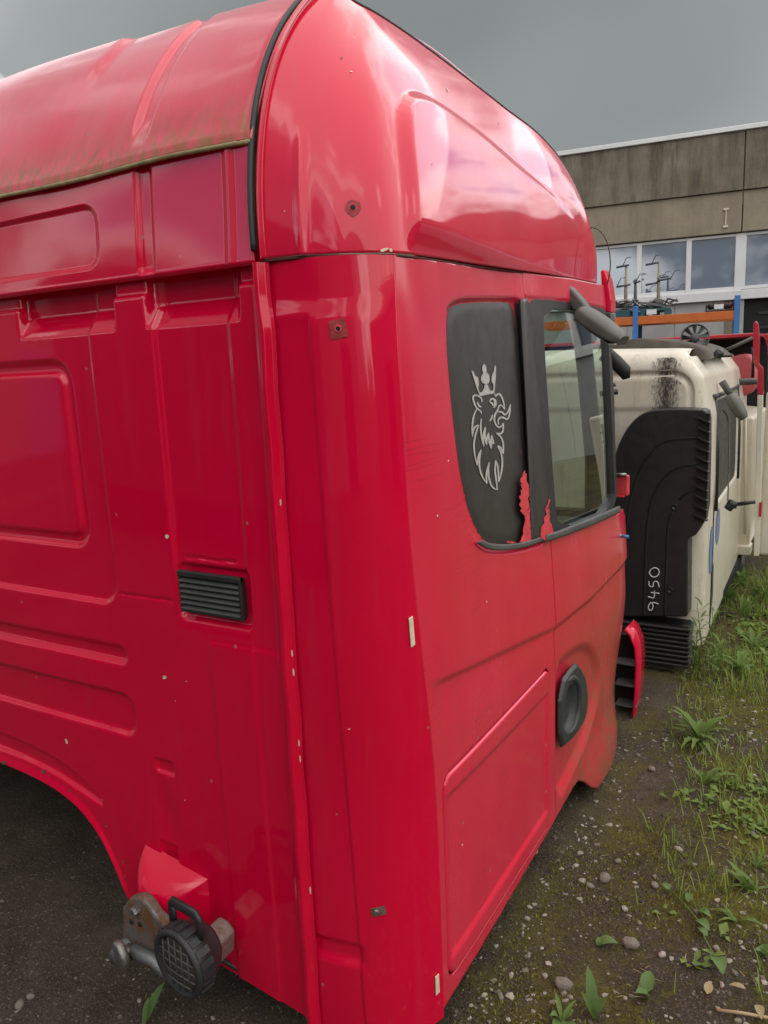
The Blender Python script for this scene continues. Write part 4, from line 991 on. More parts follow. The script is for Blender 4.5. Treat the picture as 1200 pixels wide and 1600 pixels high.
def blades(name, n, region, hmin, hmax, w, m, seed, dens, lean=.6):
    r = np.random.default_rng(seed); V = []; F = []; k = 0; tries = 0
    while k < n and tries < n*40:
        tries += 1
        x = r.uniform(region[0], region[1]); y = r.uniform(region[2], region[3])
        if r.random() > dens(x, y): continue
        for _ in range(r.integers(2, 6)):
            bx, by = x+r.normal(0, .014), y+r.normal(0, .014); h = r.uniform(hmin, hmax); th = r.uniform(0, 6.28); ln = lean*h*r.uniform(.2, 1.1); ww = w*r.uniform(.6, 1.2)
            dx, dy = math.cos(th), math.sin(th); z = float(gh(bx, by))-.002
            V += [(bx-dy*ww, by+dx*ww, z), (bx+dy*ww, by-dx*ww, z), (bx+dx*ln*.45+dy*ww*.8, by+dy*ln*.45-dx*ww*.8, z+h*.65), (bx+dx*ln*.45-dy*ww*.8, by+dy*ln*.45+dx*ww*.8, z+h*.65), (bx+dx*ln, by+dy*ln, z+h*.9)]
            a = len(V)-5; F += [(a, a+1, a+2, a+3), (a+3, a+2, a+4)]
        k += 1
    return mesh_obj(name, V, F, m, None, True)
gd = lambda x, y: float(np.clip(vnoise(np.array(x*1.7+3), np.array(y*1.7+5), 31)*2.2-.62, 0, 1)*np.clip((x-.08-.05*(y < 2))/.3, 0, 1)*np.clip(.05+(y/2.2)**1.5, .05, 1))
tag(blades('grass', 13000, (.1, 3.2, .2, 8.), .018, .085, .0020, GRASS, 41, gd, .9), 'short thin grass growing in patches over the gravel', 'grass', kind='stuff')
md_ = lambda x, y: float(np.clip(vnoise(np.array(x*3.3+1), np.array(y*3.3+2), 33)*2.2-.9, 0, 1)*(1. if x > .0 else .12))
tag(blades('moss', 14000, (-.9, 2.2, -.2, 5.), .004, .013, .0022, MOSS, 43, md_, .7), 'low yellow-green moss over the soil beside the cabs', 'moss', kind='stuff')
tag(blades('straw', 260, (.1, 2.2, .0, 4.5), .004, .008, .0016, STRAW, 44, lambda x, y: .5, 9.), 'dry straw bits lying on the ground', 'straw', kind='stuff')

COVER = leafmat('ground_cover_leaves', (.09, .16, .03), (.25, .34, .08))
def cover(n, seed):                                # low leafy growth that nobody could count
    r = np.random.default_rng(seed); V = []; F = []; k = 0; tries = 0
    while k < n and tries < n*60:
        tries += 1; x = r.uniform(.15, 3.); y = r.uniform(.3, 7.5)
        if r.random() > float(np.clip(vnoise(np.array(x*2.6+7), np.array(y*2.6+1), 51)*2.6-1.25, 0, 1)*np.clip((x-.2)/.3, 0, 1)*np.clip(.10+(y/2.4)**1.4, .08, 1)): continue
        for _ in range(r.integers(3, 7)):
            L = r.uniform(.012, .045); w = L*r.uniform(.18, .42); th = r.uniform(0, 6.28); up = r.uniform(.1, .9); d = np.array([math.cos(th), math.sin(th), 0]); s_ = np.array([-d[1], d[0], 0]); b0 = np.array([x+r.normal(0, .012), y+r.normal(0, .012), 0]); b0[2] = float(gh(b0[0], b0[1]))+.002
            a = len(V); m1 = b0+d*L*.5+np.array([0, 0, L*up*.6]); V += [b0, m1-s_*w, b0+d*L*.55+np.array([0, 0, L*up*.52]), m1+s_*w, b0+d*L+np.array([0, 0, L*up*.7])]; F += [(a, a+1, a+2), (a, a+2, a+3), (a+1, a+4, a+2), (a+2, a+4, a+3)]
        k += 1
    return mesh_obj('ground_cover', V, F, COVER, None, True)
tag(cover(3200, 61), 'low leafy ground cover spreading between the grass', 'ground cover', kind='stuff')

# ------------------------------------------------------------------ single weeds
def leaf_mesh(name, L, W, bend, lob=0, m=LEAF):
    n = 9; V = []; F = []
    for i in range(n):
        t = i/(n-1); w = W*math.sin(math.pi*min(1, t**.75*.97+.02))**.8
        if lob: w *= .55+.45*abs(math.sin(t*math.pi*lob))
        if t < .12: w = max(W*.10, w*.3)
        z = L*(bend[0]*t-bend[1]*t*t)
        for s in (-1, 0, 1): V.append((s*w, L*t, z+abs(s)*w*.35))
    for i in range(n-1):
        for s in (0, 1): a = i*3+s; F.append((a, a+1, a+4, a+3))
    me = bpy.data.meshes.new(name); me.from_pydata(V, [], F); me.materials.append(m); me.polygons.foreach_set('use_smooth', [True]*len(F)); me.update(); return me
LM = {'rosette': leaf_mesh('leaf', .16, .018, (.75, .75), 4), 'broad': leaf_mesh('leaf', .085, .026, (.8, .7), 0, LEAF2), 'lance': leaf_mesh('leaf', .10, .009, (.6, .5)), 'upright': leaf_mesh('leaf', .11, .020, (1.6, .5), 0, LEAF2), 'needle': leaf_mesh('leaf', .075, .0065, (.7, .5))}
def put_leaf(parent, kind, loc, rz, tilt, s):
    o = bpy.data.objects.new('leaf', LM[kind]); col.objects.link(o); o.parent = parent; o.location = loc; o.rotation_euler = (tilt, 0, rz); o.scale = (s, s, s); return o
def weed(px, py, kind, n, size, label, seed, spread=1.):
    p = at(px, py, 2, 0.); r = random.Random(seed); t = empty('weed', (p[0], p[1], float(gh(p[0], p[1]))), 0, label, 'weed', 'weeds on the gravel yard')
    for i in range(n):
        big = 1. if r.random() < .6 else .55
        put_leaf(t, kind if r.random() < .85 else 'lance', (r.uniform(-.012, .012)*size, r.uniform(-.012, .012)*size, .002), r.uniform(0, 6.283) if spread >= 1 else r.uniform(-.3, .3), r.uniform(-.15, .75), size*big*r.uniform(.6, 1.2))
    return t
weed(1090, 1160, 'rosette', 26, 1.0, 'large dandelion rosette in front of the cream cab', 1)
weed(1100, 1222, 'rosette', 9, .75, 'smaller dandelion plant just below the large rosette', 2)
weed(1155, 1050, 'rosette', 18, .95, 'leafy weed right of the cream cab near the right edge', 3)
weed(1180, 1010, 'lance', 12, 1.3, 'narrow-leaved weed at the right edge beyond the dandelions', 4)
weed(1175, 1390, 'lance', 14, .9, 'feathery low weed at the right edge midway down', 5)
weed(1185, 1350, 'lance', 9, .7, 'small tuft of narrow leaves above the feathery weed', 12)
weed(935, 1478, 'broad', 3, .62, 'tiny seedling with three round leaves on bare soil', 6)
weed(930, 1588, 'upright', 4, .65, 'young plant with two upright leaves at the bottom edge', 7)
weed(880, 1596, 'broad', 6, .6, 'low broad-leaved plant cut by the bottom edge', 8)
weed(1012, 1556, 'broad', 4, .6, 'seedling with yellowish leaf beside pale pebbles at the bottom', 9)
weed(1190, 1490, 'broad', 5, .6, 'broad-leaved weed at the lower right edge', 10)
weed(222, 1596, 'upright', 2, .62, 'single upright leaf under the round work lamp', 11, .1)
weed(1150, 1440, 'rosette', 7, .5, 'small jagged weed right of the fallen leafy twig', 13)
# leafy twig lying on the soil
p0 = at(1045, 1392, 2, 0.); tw = empty('leafy_twig', (p0[0], p0[1], float(gh(p0[0], p0[1]))+.006), 0, 'fallen twig with pale green leaves lying on bare soil', 'twig')
pts = [at(a, b_, 2, .012)-np.array([p0[0], p0[1], 0]) for a, b_ in ((1045, 1392), (1070, 1415), (1090, 1440), (1102, 1470), (1118, 1500))]
MB().tube(pts, .0025, 6).build('stem', LEAF, tw)
for (a, b_), s, rz in (((1046, 1394), .40, .9), ((1075, 1412), .45, .0), ((1088, 1440), .62, -2.3), ((1090, 1425), .5, -2.), ((1118, 1498), .8, -2.75), ((1105, 1465), .4, 1.)):
    q = at(a, b_, 2, .008)-np.array([p0[0], p0[1], 0]); put_leaf(tw, 'broad', (q[0], q[1], q[2]), rz, .0, s)
# tall weed at the corner of the cream cab
p = at(1090, 1060, 2, 0.); tw = empty('tall_weed', (p[0], p[1], 0), 0, 'tall thin weed growing at the corner of the cream cab', 'weed'); r = random.Random(5)
for k, (dx, dy, hh) in enumerate(((0, 0, .40), (.05, .06, .36), (-.03, .05, .26), (.09, -.02, .22))):
    MB().tube([(dx, dy, 0), (dx+.01, dy+.01, hh*.5), (dx+.015*(k-1), dy, hh)], [.0035, .003, .0015], 6).build('stem', LEAF, tw)
    for i in range(17):
        t = .15+.85*i/17; put_leaf(tw, 'needle', (dx+.01*t, dy, hh*t), i*2.4, r.uniform(.0, .5), .75+.35*r.random())
for i, (a, b_) in enumerate(((1130, 940), (1165, 960), (1190, 935), (1150, 915))):
    p = at(a, b_, 2, 0.); t = empty('weed', (p[0], p[1], 0), 0, ['bushy weed between cream cab and right edge', 'bright green clump left of the far right weeds', 'far weed clump at the right picture edge', 'small far clump by the third cab'][i], 'weed', 'weeds on the gravel yard')
    for k in range(11): put_leaf(t, 'lance', (r.uniform(-.06, .06), r.uniform(-.06, .06), .01), r.uniform(0, 6.28), r.uniform(.2, 1.1), 1.1+.6*r.random())
# fallen brown leaves and stick at the lower right
for i, (a, b_, s) in enumerate(((1105, 1553, .35), (1165, 1545, .3), (1185, 1570, .35))):
    p = at(a, b_, 2, .01); o = bpy.data.objects.new('fallen_leaf', leaf_mesh('fallen_leaf', .08, .02, (.2, .3), 0, STRAW)); col.objects.link(o); o.location = p; o.scale = (s*1.6,)*3; o.rotation_euler = (.1, .1, i*1.7)
    tag(o, ['curled brown leaf on soil beside the bottom stick', 'dry leaf above the right end of the stick', 'brown leaf at the lower right corner'][i], 'leaf')
q = [at(a, b_, 2, .008) for a, b_ in ((1120, 1578), (1160, 1583), (1210, 1592))]
tag(MB().tube(q, .004, 6).build('stick', simple('dry_stick', (.38, .28, .16), .8), None), 'dry pale stick lying at the lower right corner', 'stick')
# timber under the cab
q0, q1 = at(95, 1300, 1, .62), at(175, 1312, 1, .55)
tmb = MB().box(-.5, .5, -.04, .04, -.035, .035).build('timber_beam', simple('weathered_timber', (.22, .17, .11), .8, var=.4, vscale=14), None, smooth=False, bevel=.004)
tmb.location = (-1.55, .62, .33); tmb.rotation_euler = (0, -.06, -.12); tag(tmb, 'weathered timber beam under the red cab seen through the arch', 'beam')
tb = MB().box(-.06, .06, -.06, .06, 0, .3).build('timber_block', simple('weathered_timber_block', (.10, .08, .055), .85, var=.4, vscale=14), None, smooth=False, bevel=.004)
tb.location = (-1.35, .64, 0); tag(tb, 'short timber block carrying the beam under the red cab', 'block')
# ------------------------------------------------------------------ cream cab standing next in the row
wc = empty('cream_truck_cab', (-.9, 3.6, 0), label='cream truck cab with black air intake on its rear, beyond the red cab', cat='truck cab')
WCI = Matrix.Translation((.9, -3.6, 0))
def wpart(o): o.parent = wc; o.matrix_parent_inverse = WCI; return o
def ident(o, p): o.parent = p; o.matrix_parent_inverse = Matrix.Identity(4); return o
WY = 2.84                                          # its rear wall
wxr = lambda z: np.interp(z, [0, .9, 1.3, 1.5, 1.62], [.178, .178, .172, .135, .05])
def wrear_h(x, z):
    sd = rrect(x, z, -2.0, .085, .25, 1.52, .10); h = ring(sd, .020, .014)+.010*sstep(.0, -.03, sd)*0
    sd2 = rrect(x, z, -1.9, .04, .2, 1.345, .08); h += -.010*sstep(.012, -.012, sd2)
    h += .002*np.sin(5*x+2)*np.sin(4*z)
    return h
def wrear_fn(u, z):                                # u 0..1 across, rounded into the flank
    xr = wxr(z); x = -2.1+(xr+2.1)*np.minimum(u, 1.)
    e = np.clip((x-(xr-.07))/.07, 0, 1); tz = np.clip((z-1.53)/.11, 0, 1)
    y = WY+.055*(1-np.sqrt(np.maximum(1-e**2, 0)))+.11*(1-np.sqrt(np.maximum(1-tz**2, 0)))
    return np.stack([x, y-wrear_h(x, z), z], -1)
wpart(grid_panel('rear_wall', 1-np.geomspace(1., .0005, 150)+.0005, np.concatenate([np.linspace(.12, 1.53, 120)[:-1], 1.53+.1099*np.sin(np.linspace(0, math.pi/2, 24))]), wrear_fn, CREAM, None))
# flank with door and black window
def wside_fn(y, z):
    x = wxr(z)-.0; f = np.clip((y-(WY+.055))/2., 0, 1); e = np.clip((WY+.12-y)/.07, 0, 1)
    return np.stack([x-.02*np.maximum(y-WY-.03, 0), y, z], -1)
def wside_h(y, z): return 0
wside = wpart(grid_panel('side_wall', np.linspace(WY+.053, WY+2.1, 120), np.linspace(.12, 1.6, 90), wside_fn, CREAM, None, cut=lambda y, z: -rrect(y, z, WY+.34, WY+1.5, .80, 1.36, .06), solid=.03))
ident(grid_panel('window_glass', np.linspace(WY+.30, WY+1.54, 20), np.linspace(.77, 1.39, 20), lambda y, z: np.stack([wxr(z)-.012-.02*(y-WY-.03), y, z], -1), BLACK, None), wside)
def wp(y, z, off): return np.array([float(wside_fn(np.array(y), np.array(z))[0])+off, y, z])
for yy, o_ in ((WY+.32, 0), (WY+1.52, 0)):
    ident(MB().tube([wp(yy, .78, .004), wp(yy, 1.1, .004), wp(yy, 1.40, .004)], .012, 8).build('window_rubber', RUBBER, None), wside)
ident(MB().tube([wp(WY+.30, 1.385, .003), wp(WY+1.54, 1.385, .003)], .012, 8).build('window_rubber', RUBBER, None), wside)
ident(MB().tube([wp(WY+.26, .14, .002), wp(WY+.26, .8, .002), wp(WY+.26, 1.40, .002)], .004, 6).build('door_joint', DARKVOID, None), wside)
BLUEP = simple('faded_blue_paint', (.16, .25, .45), .5, var=.15)
for cy, cz, ry, rz_ in ((WY+.22, .585, .095, .13), (WY+.48, .66, .10, .10)):
    t = np.linspace(0, 6.283, 25)[:-1]; Pp = [(cy+ry*math.cos(a)*(1 if math.cos(a) > 0 else .9), cz+rz_*math.sin(a)) for a in t]
    ident(mesh_obj('blue_patch', [wp(a, b_, .003) for a, b_ in Pp], [tuple(range(24))], BLUEP, None, False), wside)
Pp = [(WY+.24, .22), (WY+.28, .36), (WY+.27, .44), (WY+.34, .50), (WY+.36, .30), (WY+.30, .20)]
ident(mesh_obj('dark_scuff', [wp(a, b_, .003) for a, b_ in Pp], [tuple(range(6))], DARKGREY, None, False), wside)
# roof with dark lumpy sheet, gutter and fan wheel on it
def wroof_fn(x, y): return np.stack([x, y, 1.635+.03*np.sin((x+2.1)/2.3*3.14)-.03*sstep(WY+.25, WY+.11, y)-.05*sstep(.0, .12, x)**2+0*x], -1)
wpart(grid_panel('roof', np.linspace(0, 1, 40), np.linspace(WY+.095, WY+2.1, 50), lambda u, y: wroof_fn(-2.1+u*(2.15-.02*np.maximum(y-WY-.03, 0)), y), CREAM, None))
wpart(MB().tube([(-2.0, WY+.13, 1.625), (-.1, WY+.13, 1.628), (.04, WY+.17, 1.618)], .016, 8).build('roof_gutter', CREAM, None))
lump = chaikin([at(a, b_, 1, WY+.6) for a, b_ in ((940, 545), (985, 530), (1020, 528), (1050, 531), (1085, 536), (1108, 543), (1122, 556))], 2, False)
V = []; F = []
DARKSHEET = simple('weathered_dark_sheet', (.075, .062, .048), .8, var=.4, vscale=12, bmp=.4, bscale=40)
for q in lump:
    V += [(q[0], WY+.32, 1.58), (q[0], WY+.34, q[2]-.010+.004*math.sin(q[0]*40)), (q[0], WY+.55, q[2]), (q[0], WY+1.2, q[2]+.0), (q[0], WY+1.25, 1.58)]
for i in range(len(lump)-1): F += [(i*5+j, (i+1)*5+j, (i+1)*5+j+1, i*5+j+1) for j in range(4)]
tag(mesh_obj('roof_sheet', V, F, DARKSHEET, None, True), 'dark weathered sheet lying on the roof of the cream cab', 'sheet')
# fan wheel
fc = at(1086, 528, 1, WY+.75); ff = empty('fan_wheel', tuple(fc), label='grey plastic fan wheel standing on the cream cab roof', cat='fan wheel')
FANM = simple('grey_fan_plastic', (.10, .105, .115), .5); R0 = .078
o = MB().lathe([(R0*.93, -.02), (R0, -.02), (R0, .02), (R0*.93, .02), (R0*.93, -.02)], (0, 0, 0), (.1, -1, .15), 36).build('rim', FANM, ff)
MB().lathe([(0, -.025), (R0*.30, -.022), (R0*.33, .02), (0, .02)], (0, 0, 0), (.1, -1, .15), 24).build('hub', FANM, ff)
for k in range(9):
    t = 2*math.pi*k/9; c, s_ = math.cos(t), math.sin(t); c2, s2 = math.cos(t+.42), math.sin(t+.42)
    mesh_obj('blade', [(R0*.3*c, -.012, R0*.3*s_), (R0*.3*c2, .012, R0*.3*s2), (R0*.95*c2, .014, R0*.95*s2), (R0*.95*c, -.014, R0*.95*s_)], [(0, 1, 2, 3)], FANM, ff, False, solid=.003)
# black intake on the rear wall
IY = WY-.012
def wq(px, py, y=WY-.13): q = at(px, py, 1, y); return (q[0], q[2])
ip = chaikin([wq(*p) for p in ((1100, 640), (1050, 638), (1012, 641), (990, 655), (972, 680), (958, 715), (948, 800), (940, 964))], 2, False)
ip2 = [wq(*p) for p in ((1074, 964), (1075, 842), (1087, 836), (1100, 815), (1104, 790), (1106, 700), (1106, 655), (1104, 644))]
Pi = [tuple(p) for p in ip]+ip2
intake = wpart(MB().prism(Pi[::-1], WY-.13, WY+.0, 1).build('air_intake', BLACK, None, smooth=True, bevel=.03)); intake['label'] = 'black moulded air intake with louvres and ribbed bellows, chalk number 9450'
def isub(o): return ident(o, intake)
GRV = simple('groove_black', (.006, .006, .006), .6)
for L in (((1090, 684), (1045, 686), (1025, 696), (1003, 725), (985, 770), (975, 850), (972, 962)), ((1090, 725), (1062, 728), (1040, 740), (1018, 775), (1010, 820), (1007, 900), (1005, 962)), ((1088, 765), (1070, 770), (1062, 780)), ((1050, 800), (1043, 815), (1041, 870), (1038, 962))):
    q = chaikin([wq(*p, WY-.131) for p in L], 2, False); isub(MB().tube([(p[0], WY-.1305, p[1]) for p in q], .0042, 6).build('press_line', GRV, None))
    isub(MB().tube([(p[0]+.004, WY-.129, p[1]-.005) for p in q], .0040, 6).build('press_ridge', BLACK, None))
for a, b_, r_ in ((1054, 792, .014), (1047, 922, .013)):
    q = wq(a, b_); isub(MB().lathe([(r_, 0), (r_, -.006), (r_*.8, -.006), (r_*.75, -.001), (0, -.001)], (q[0], WY-.13, q[1]), (0, 1, 0), 18).build('boss', BLACK, None))
# louvres on the right edge
a0, a1 = wq(1092, 646), wq(1105, 812)
isub(MB().box(a0[0], a1[0]-.004, WY-.136, WY-.125, a1[1], a0[1]).build('louvre_bed', GRV, None, smooth=False))
for k in range(11):
    z = a0[1]-.012-(a0[1]-a1[1]-.02)*k/10.5
    isub(MB().prism([(a0[0]-.002, z), (a1[0]+.002, z-.030), (a1[0]+.002, z-.037), (a0[0]-.002, z-.010)], WY-.150, WY-.120, 1).build('louvre', BLACK, None, smooth=False))
# bellows
b0, b1 = wq(940, 964), wq(1076, 1046)
for k in range(9):
    z1 = b0[1]-.0045+(b1[1]-b0[1])*k/9; z0 = b0[1]-.0045+(b1[1]-b0[1])*(k+.62)/9; sh = .0 if k else .006
    isub(MB().box(b0[0], b1[0]+sh, WY-.136-sh, WY-.0, z0, z1).build('bellows_fold', BLACK, None, smooth=True, bevel=.007))
isub(MB().box(b0[0], b1[0]-.012, WY-.122, WY-.0, b1[1]+.01, b0[1]).build('bellows_core', GRV, None, smooth=False))
# chalk number, written upwards
def chalk(L, off=(0, 0)):
    # local glyph space: a runs along the writing (upwards in the picture), b across (to the left is the glyph's top)
    o0 = (1020, 957)
    pts = [wq(1029-b_*18+a*3, 956-a*70, WY-.1325) for a, b_ in L]; pts = chaikin(pts, 2, False)
    return MB().tube([(p[0], WY-.1305, p[1]) for p in pts], .0030, 6)
G9 = [(.20, .75), (.12, .95), (.03, .85), (.03, .6), (.12, .48), (.20, .62), (.19, .85), (.21, .4), (.17, .05)]
G4 = [(.34, .98), (.29, .45), (.40, .42), (.47, .45)]; G4b = [(.43, .75), (.42, .4), (.41, .02)]
G5 = [(.68, .95), (.57, .95), (.55, .55), (.63, .60), (.69, .42), (.66, .15), (.55, .05)]
G0 = [(.86, .95), (.78, .75), (.77, .35), (.85, .08), (.95, .15), (.99, .5), (.95, .85), (.86, .97)]
for g in (G9, G4, G4b, G5, G0): isub(chalk(g).build('chalk_stroke', CHALK, None))
isub(chalk([(4.85+.02, -1.5), (4.87, -1.2)]).build('chalk_tick', CHALK, None)) if False else None
# dirt streak of black mould on the upper rear wall
MOULD, nt, b = mat('black_mould'); tr_ = N(nt, 'ShaderNodeBsdfTransparent'); mx = N(nt, 'ShaderNodeMixShader')
b.inputs['Base Color'].default_value = (.035, .027, .018, 1); b.inputs['Roughness'].default_value = .9
tcg = N(nt, 'ShaderNodeTexCoord'); sx = N(nt, 'ShaderNodeSeparateXYZ'); nt.links.new(tcg.outputs['Generated'], sx.inputs[0])
fx = mth(nt, 'ABSOLUTE', mth(nt, 'SUBTRACT', sx.outputs[0], .5)); wdt = rng_(nt, fx, .0, .5, 1., 0.)
mk = mth(nt, 'ADD', noise(nt, 75, 6, .8, pos(nt, (1.4, 1, .5))), mth(nt, 'MULTIPLY', wdt, .33)); nt.links.new(rng_(nt, mk, .62, .84, 0., .8), mx.inputs[0])
nt.links.new(tr_.outputs[0], mx.inputs[1]); nt.links.new(b.outputs[0], mx.inputs[2]); nt.links.new(mx.outputs[0], nt.nodes['Material Output'].inputs[0])
m0_, m1_ = wq(1008, 555, WY), wq(1074, 640, WY)
def mould_fn(x, z): return np.stack([x, WY-wrear_h(x, z)+.11*(1-np.sqrt(np.maximum(1-np.clip((z-1.53)/.11, 0, 1)**2, 0)))-.0015, z], -1)
wpart(grid_panel('mould_streak', np.linspace(m0_[0], m1_[0], 14), np.linspace(m1_[1], 1.60, 24), mould_fn, MOULD, None))
# mirror, arm and lower holder on its flank
q = [at(a, b_, 1, 3.35) for a, b_ in ((1128, 596), (1136, 608), (1145, 622))]
wm = wpart(MB().tube(q, [.020, .018, .014], 10).build('mirror_arm', GREYMIRROR, None))
V, F, _a, _b, _c = housing(at(1141, 616, 1, 3.3), at(1163, 653, 1, 3.3), 1.0)
wpart(mesh_obj('mirror_housing', V, F, GREYMIRROR, None, True, bevel=.006)).modifiers.new('s', 'SUBSURF').render_levels = 1
q = [at(a, b_, 1, 3.3) for a, b_ in ((1137, 790), (1152, 788), (1180, 784))]
wpart(MB().tube(q[1:], [.011, .010], 8).build('holder_rod', BLACK, None)); wpart(MB().tube([q[0]+np.array([0, 0, -.02]), q[0]+np.array([.02, 0, .012]), q[1]+np.array([0, 0, -.005])], [.022, .028, .022], 8).build('holder_clamp', BLACK, None))
q = chaikin([at(a, b_, 1, 3.3) for a, b_ in ((1128, 640), (1138, 650), (1140, 700), (1137, 790))], 2, False)
wpart(MB().tube(q, .004, 6).build('mirror_stay', STEEL, None))
q = [at(a, b_, 1, WY+.35) for a, b_ in ((1118, 545), (1123, 553), (1127, 552))]
wpart(MB().lathe([(0, -.03), (.022, -.025), (.026, 0), (.02, .03), (0, .035)], tuple(q[1]), (0, 1, 0), 16).build('roof_marker_lamp', BLACK, None))
wpart(MB().box(-2.0, .16, WY+.1, WY+2., .1, .16).build('floor_pan', DARKVOID, None, smooth=False))
# blocks it stands on
sb = MB().box(-.10, .10, -.10, .10, 0, .10).build('support_block', simple('dark_wood_block', (.06, .045, .03), .9), None, smooth=False, bevel=.005); q = at(1010, 1062, 2, .0); sb.location = (q[0], WY+.0, 0); tag(sb, 'dark wooden block under the rear of the cream cab', 'block')

# ------------------------------------------------------------------ third cab: cream below, red above, flap open
tc = empty('red_and_cream_truck_cab', (-.7, 5.6, 0), label='red over cream truck cab with open door, farthest in the row', cat='truck cab')
TCI = Matrix.Translation((.7, -5.6, 0))
def tpart(o): o.parent = tc; o.matrix_parent_inverse = TCI; return o
TY = 4.7
def tq(px, py, y=TY): q = at(px, py, 1, y); return (q[0], q[2])
RED3 = simple('dull_red_paint', (.42, .012, .03), .4, coat=.5)
PINK3 = simple('faded_red_plastic', (.55, .10, .12), .55)
tx0, tz0 = tq(1125, 640); tx1, tz1 = tq(1171, 866)
tpart(MB().prism(chaikin([(tx1-1.9, .22), (tx1-.02, .215), (tx1, .26), (tx1+.0, 1.0), (tx1-.01, tz0), (tx1-1.9, tz0)], 1), TY, TY+1.6, 1).build('rear_wall', CREAM2, None, smooth=True, bevel=.03))
for px in (1140, 1166):
    a, z = tq(px, 640); a2, z2 = tq(px, 840); tpart(MB().tube([(a, TY-.004, 1.16), (a2-.01, TY-.004, .33)], .008, 6).build('pressed_line', CREAM2, None))
a, z = tq(1120, 848); a2, z2 = tq(1172, 866); tpart(MB().box(a, a2+.005, TY-.05, TY+.1, z2, z).build('bumper_edge', CREAM2, None, smooth=False, bevel=.008))
a, z = tq(1140, 560); a2, z2 = tq(1176, 618)
tpart(MB().prism(chaikin([(a-.05, z2-.02), (a-.05, z-.03), (a+.03, z+.02), (a2-.05, z+.03), (a2-.0, z-.02), (a2+.02, z2)], 2), TY+.0, TY+.3, 1).build('seat_back', PINK3, None, smooth=True, bevel=.02))
a, z = tq(1100, 527); a2, z2 = tq(1182, 523)
tpart(MB().box(a-1.6, a2, TY-.02, TY+1.6, z-.012, z+.012).build('roof', RED3, None, smooth=False, bevel=.006))
tpart(MB().box(a-1.6, a2+.0, TY+1.0, TY+1.05, 1.1, z-.01).build('inner_wall', DARKVOID, None, smooth=False))
q = [at(*p, 1, TY-.05) for p in ((1122, 552), (1150, 540), (1176, 528))]
tpart(MB().tube(q, .012, 8).build('stay_rod', GREYMIRROR, None))
q = [at(*p, 1, TY-.12) for p in ((1142, 596), (1150, 597), (1183, 596))]; tpart(MB().tube(q, [.03, .024, .02], 8).build('mirror_tube', DARKGREY, None))
# open door edge: red blade above, cream below
bl = [(1178, 505), (1181, 501), (1185, 506), (1187, 530), (1186, 568), (1193, 575), (1193, 617), (1184, 617), (1184, 578), (1178, 568), (1177, 530)]
dr = tpart(MB().prism([tq(*p, TY-.3) for p in bl][::-1], TY-.32, TY-.26, 1).build('door_edge', RED3, None, smooth=False, bevel=.004))
ident(MB().prism([tq(*p, TY-.3) for p in ((1184, 617), (1192, 617), (1189, 790), (1186, 868), (1178, 868), (1181, 760))][::-1], TY-.32, TY-.26, 1).build('door_edge_lower', CREAM2, None, smooth=False, bevel=.004), dr)
ident(MB().prism([tq(*p, TY-.3) for p in ((1191, 784), (1187, 784), (1186, 806), (1190, 806))], TY-.33, TY-.25, 1).build('reflector', RED3, None, smooth=False), dr)
ident(MB().box(tq(1196, 640, TY-.15)[0], tq(1196, 640, TY-.15)[0]+.5, TY-.16, TY-.10, .22, tq(1196, 612, TY-.15)[1]).build('door_panel', CREAM2, None, smooth=False, bevel=.02), dr)
arcx = chaikin([tq(*p, TY-.15) for p in ((1186, 522), (1195, 527), (1200, 545), (1202, 617), (1230, 617), (1230, 520))], 1)
ident(MB().prism(arcx, TY-.16, TY-.11, 1).build('door_upper', RED3, None, smooth=False, bevel=.006), dr)
q = [at(*p, 1, TY-.25) for p in ((1175, 542), (1177, 560), (1176, 590))]; tpart(MB().tube(q, [.006, .008, .012], 6).build('latch_rod', BLACK, None))
q0 = at(1145, 868, 1, TY+.1); q1 = at(1143, 912, 1, TY+.1); tpart(MB().tube([q0+np.array([.03, 0, 0]), q0+np.array([.03, 0, -.1]), q1+np.array([.0, 0, 0])], [.05, .05, .03], 8).build('support_leg', DARKGREY, None))
# ground shadow piece behind: wheel lying under it
# ------------------------------------------------------------------ workshop building
BD = 20.
_N = _fw*math.cos(BAZ)+_rt*math.sin(BAZ); _T = _rt*math.cos(BAZ)-_fw*math.sin(BAZ)
bo = CAM+_N*BD; bo[2] = 0.
bld = empty('workshop_building', tuple(bo), math.atan2(_T[1], _T[0]), 'long workshop building with stained concrete fascia and a strip of white-framed windows', 'building')
def bpx(px, py, off=0.):                          # line of sight -> local (X, Z) on the facade
    d = ray(px, py); t = (BD-off)/(d@_N); p = d*t; return (float(p@_T), 1.62+float(p[2]))
def bpart(o): o.parent = bld; return o
def concrete(name, c0, c1, streak):
    m, nt, b = mat(name); P = obj_co(nt)
    base = mixc(nt, rng_(nt, noise(nt, 1.3, 9, .7, P), .3, .72), c0, c1)
    sv = noise(nt, 3.2, 8, .7, obj_co(nt, (1., 1., .16))); base = mixc(nt, mth(nt, 'MULTIPLY', rng_(nt, sv, .44, .66), streak), base, (.055, .042, .030))
    sv2 = noise(nt, 4.5, 6, .7, obj_co(nt, (1., 1., .10))); base = mixc(nt, mth(nt, 'MULTIPLY', rng_(nt, sv2, .58, .75), .55), base, (.40, .35, .28))
    pl = noise(nt, 5, 8, .75, P); base = mixc(nt, rng_(nt, pl, .68, .72), base, (.45, .41, .36))
    nt.links.new(base, b.inputs['Base Color']); b.inputs['Roughness'].default_value = .9; bump(nt, b, noise(nt, 25, 8, .7, P), .5, .02); return m
CON1 = concrete('dark_stained_concrete', (.15, .128, .098), (.28, .24, .185), .7); CON2 = concrete('pale_concrete', (.27, .225, .17), (.37, .31, .235), .25)
WHITEF = simple('white_window_frame', (.78, .78, .80), .4, var=.06, vscale=2)
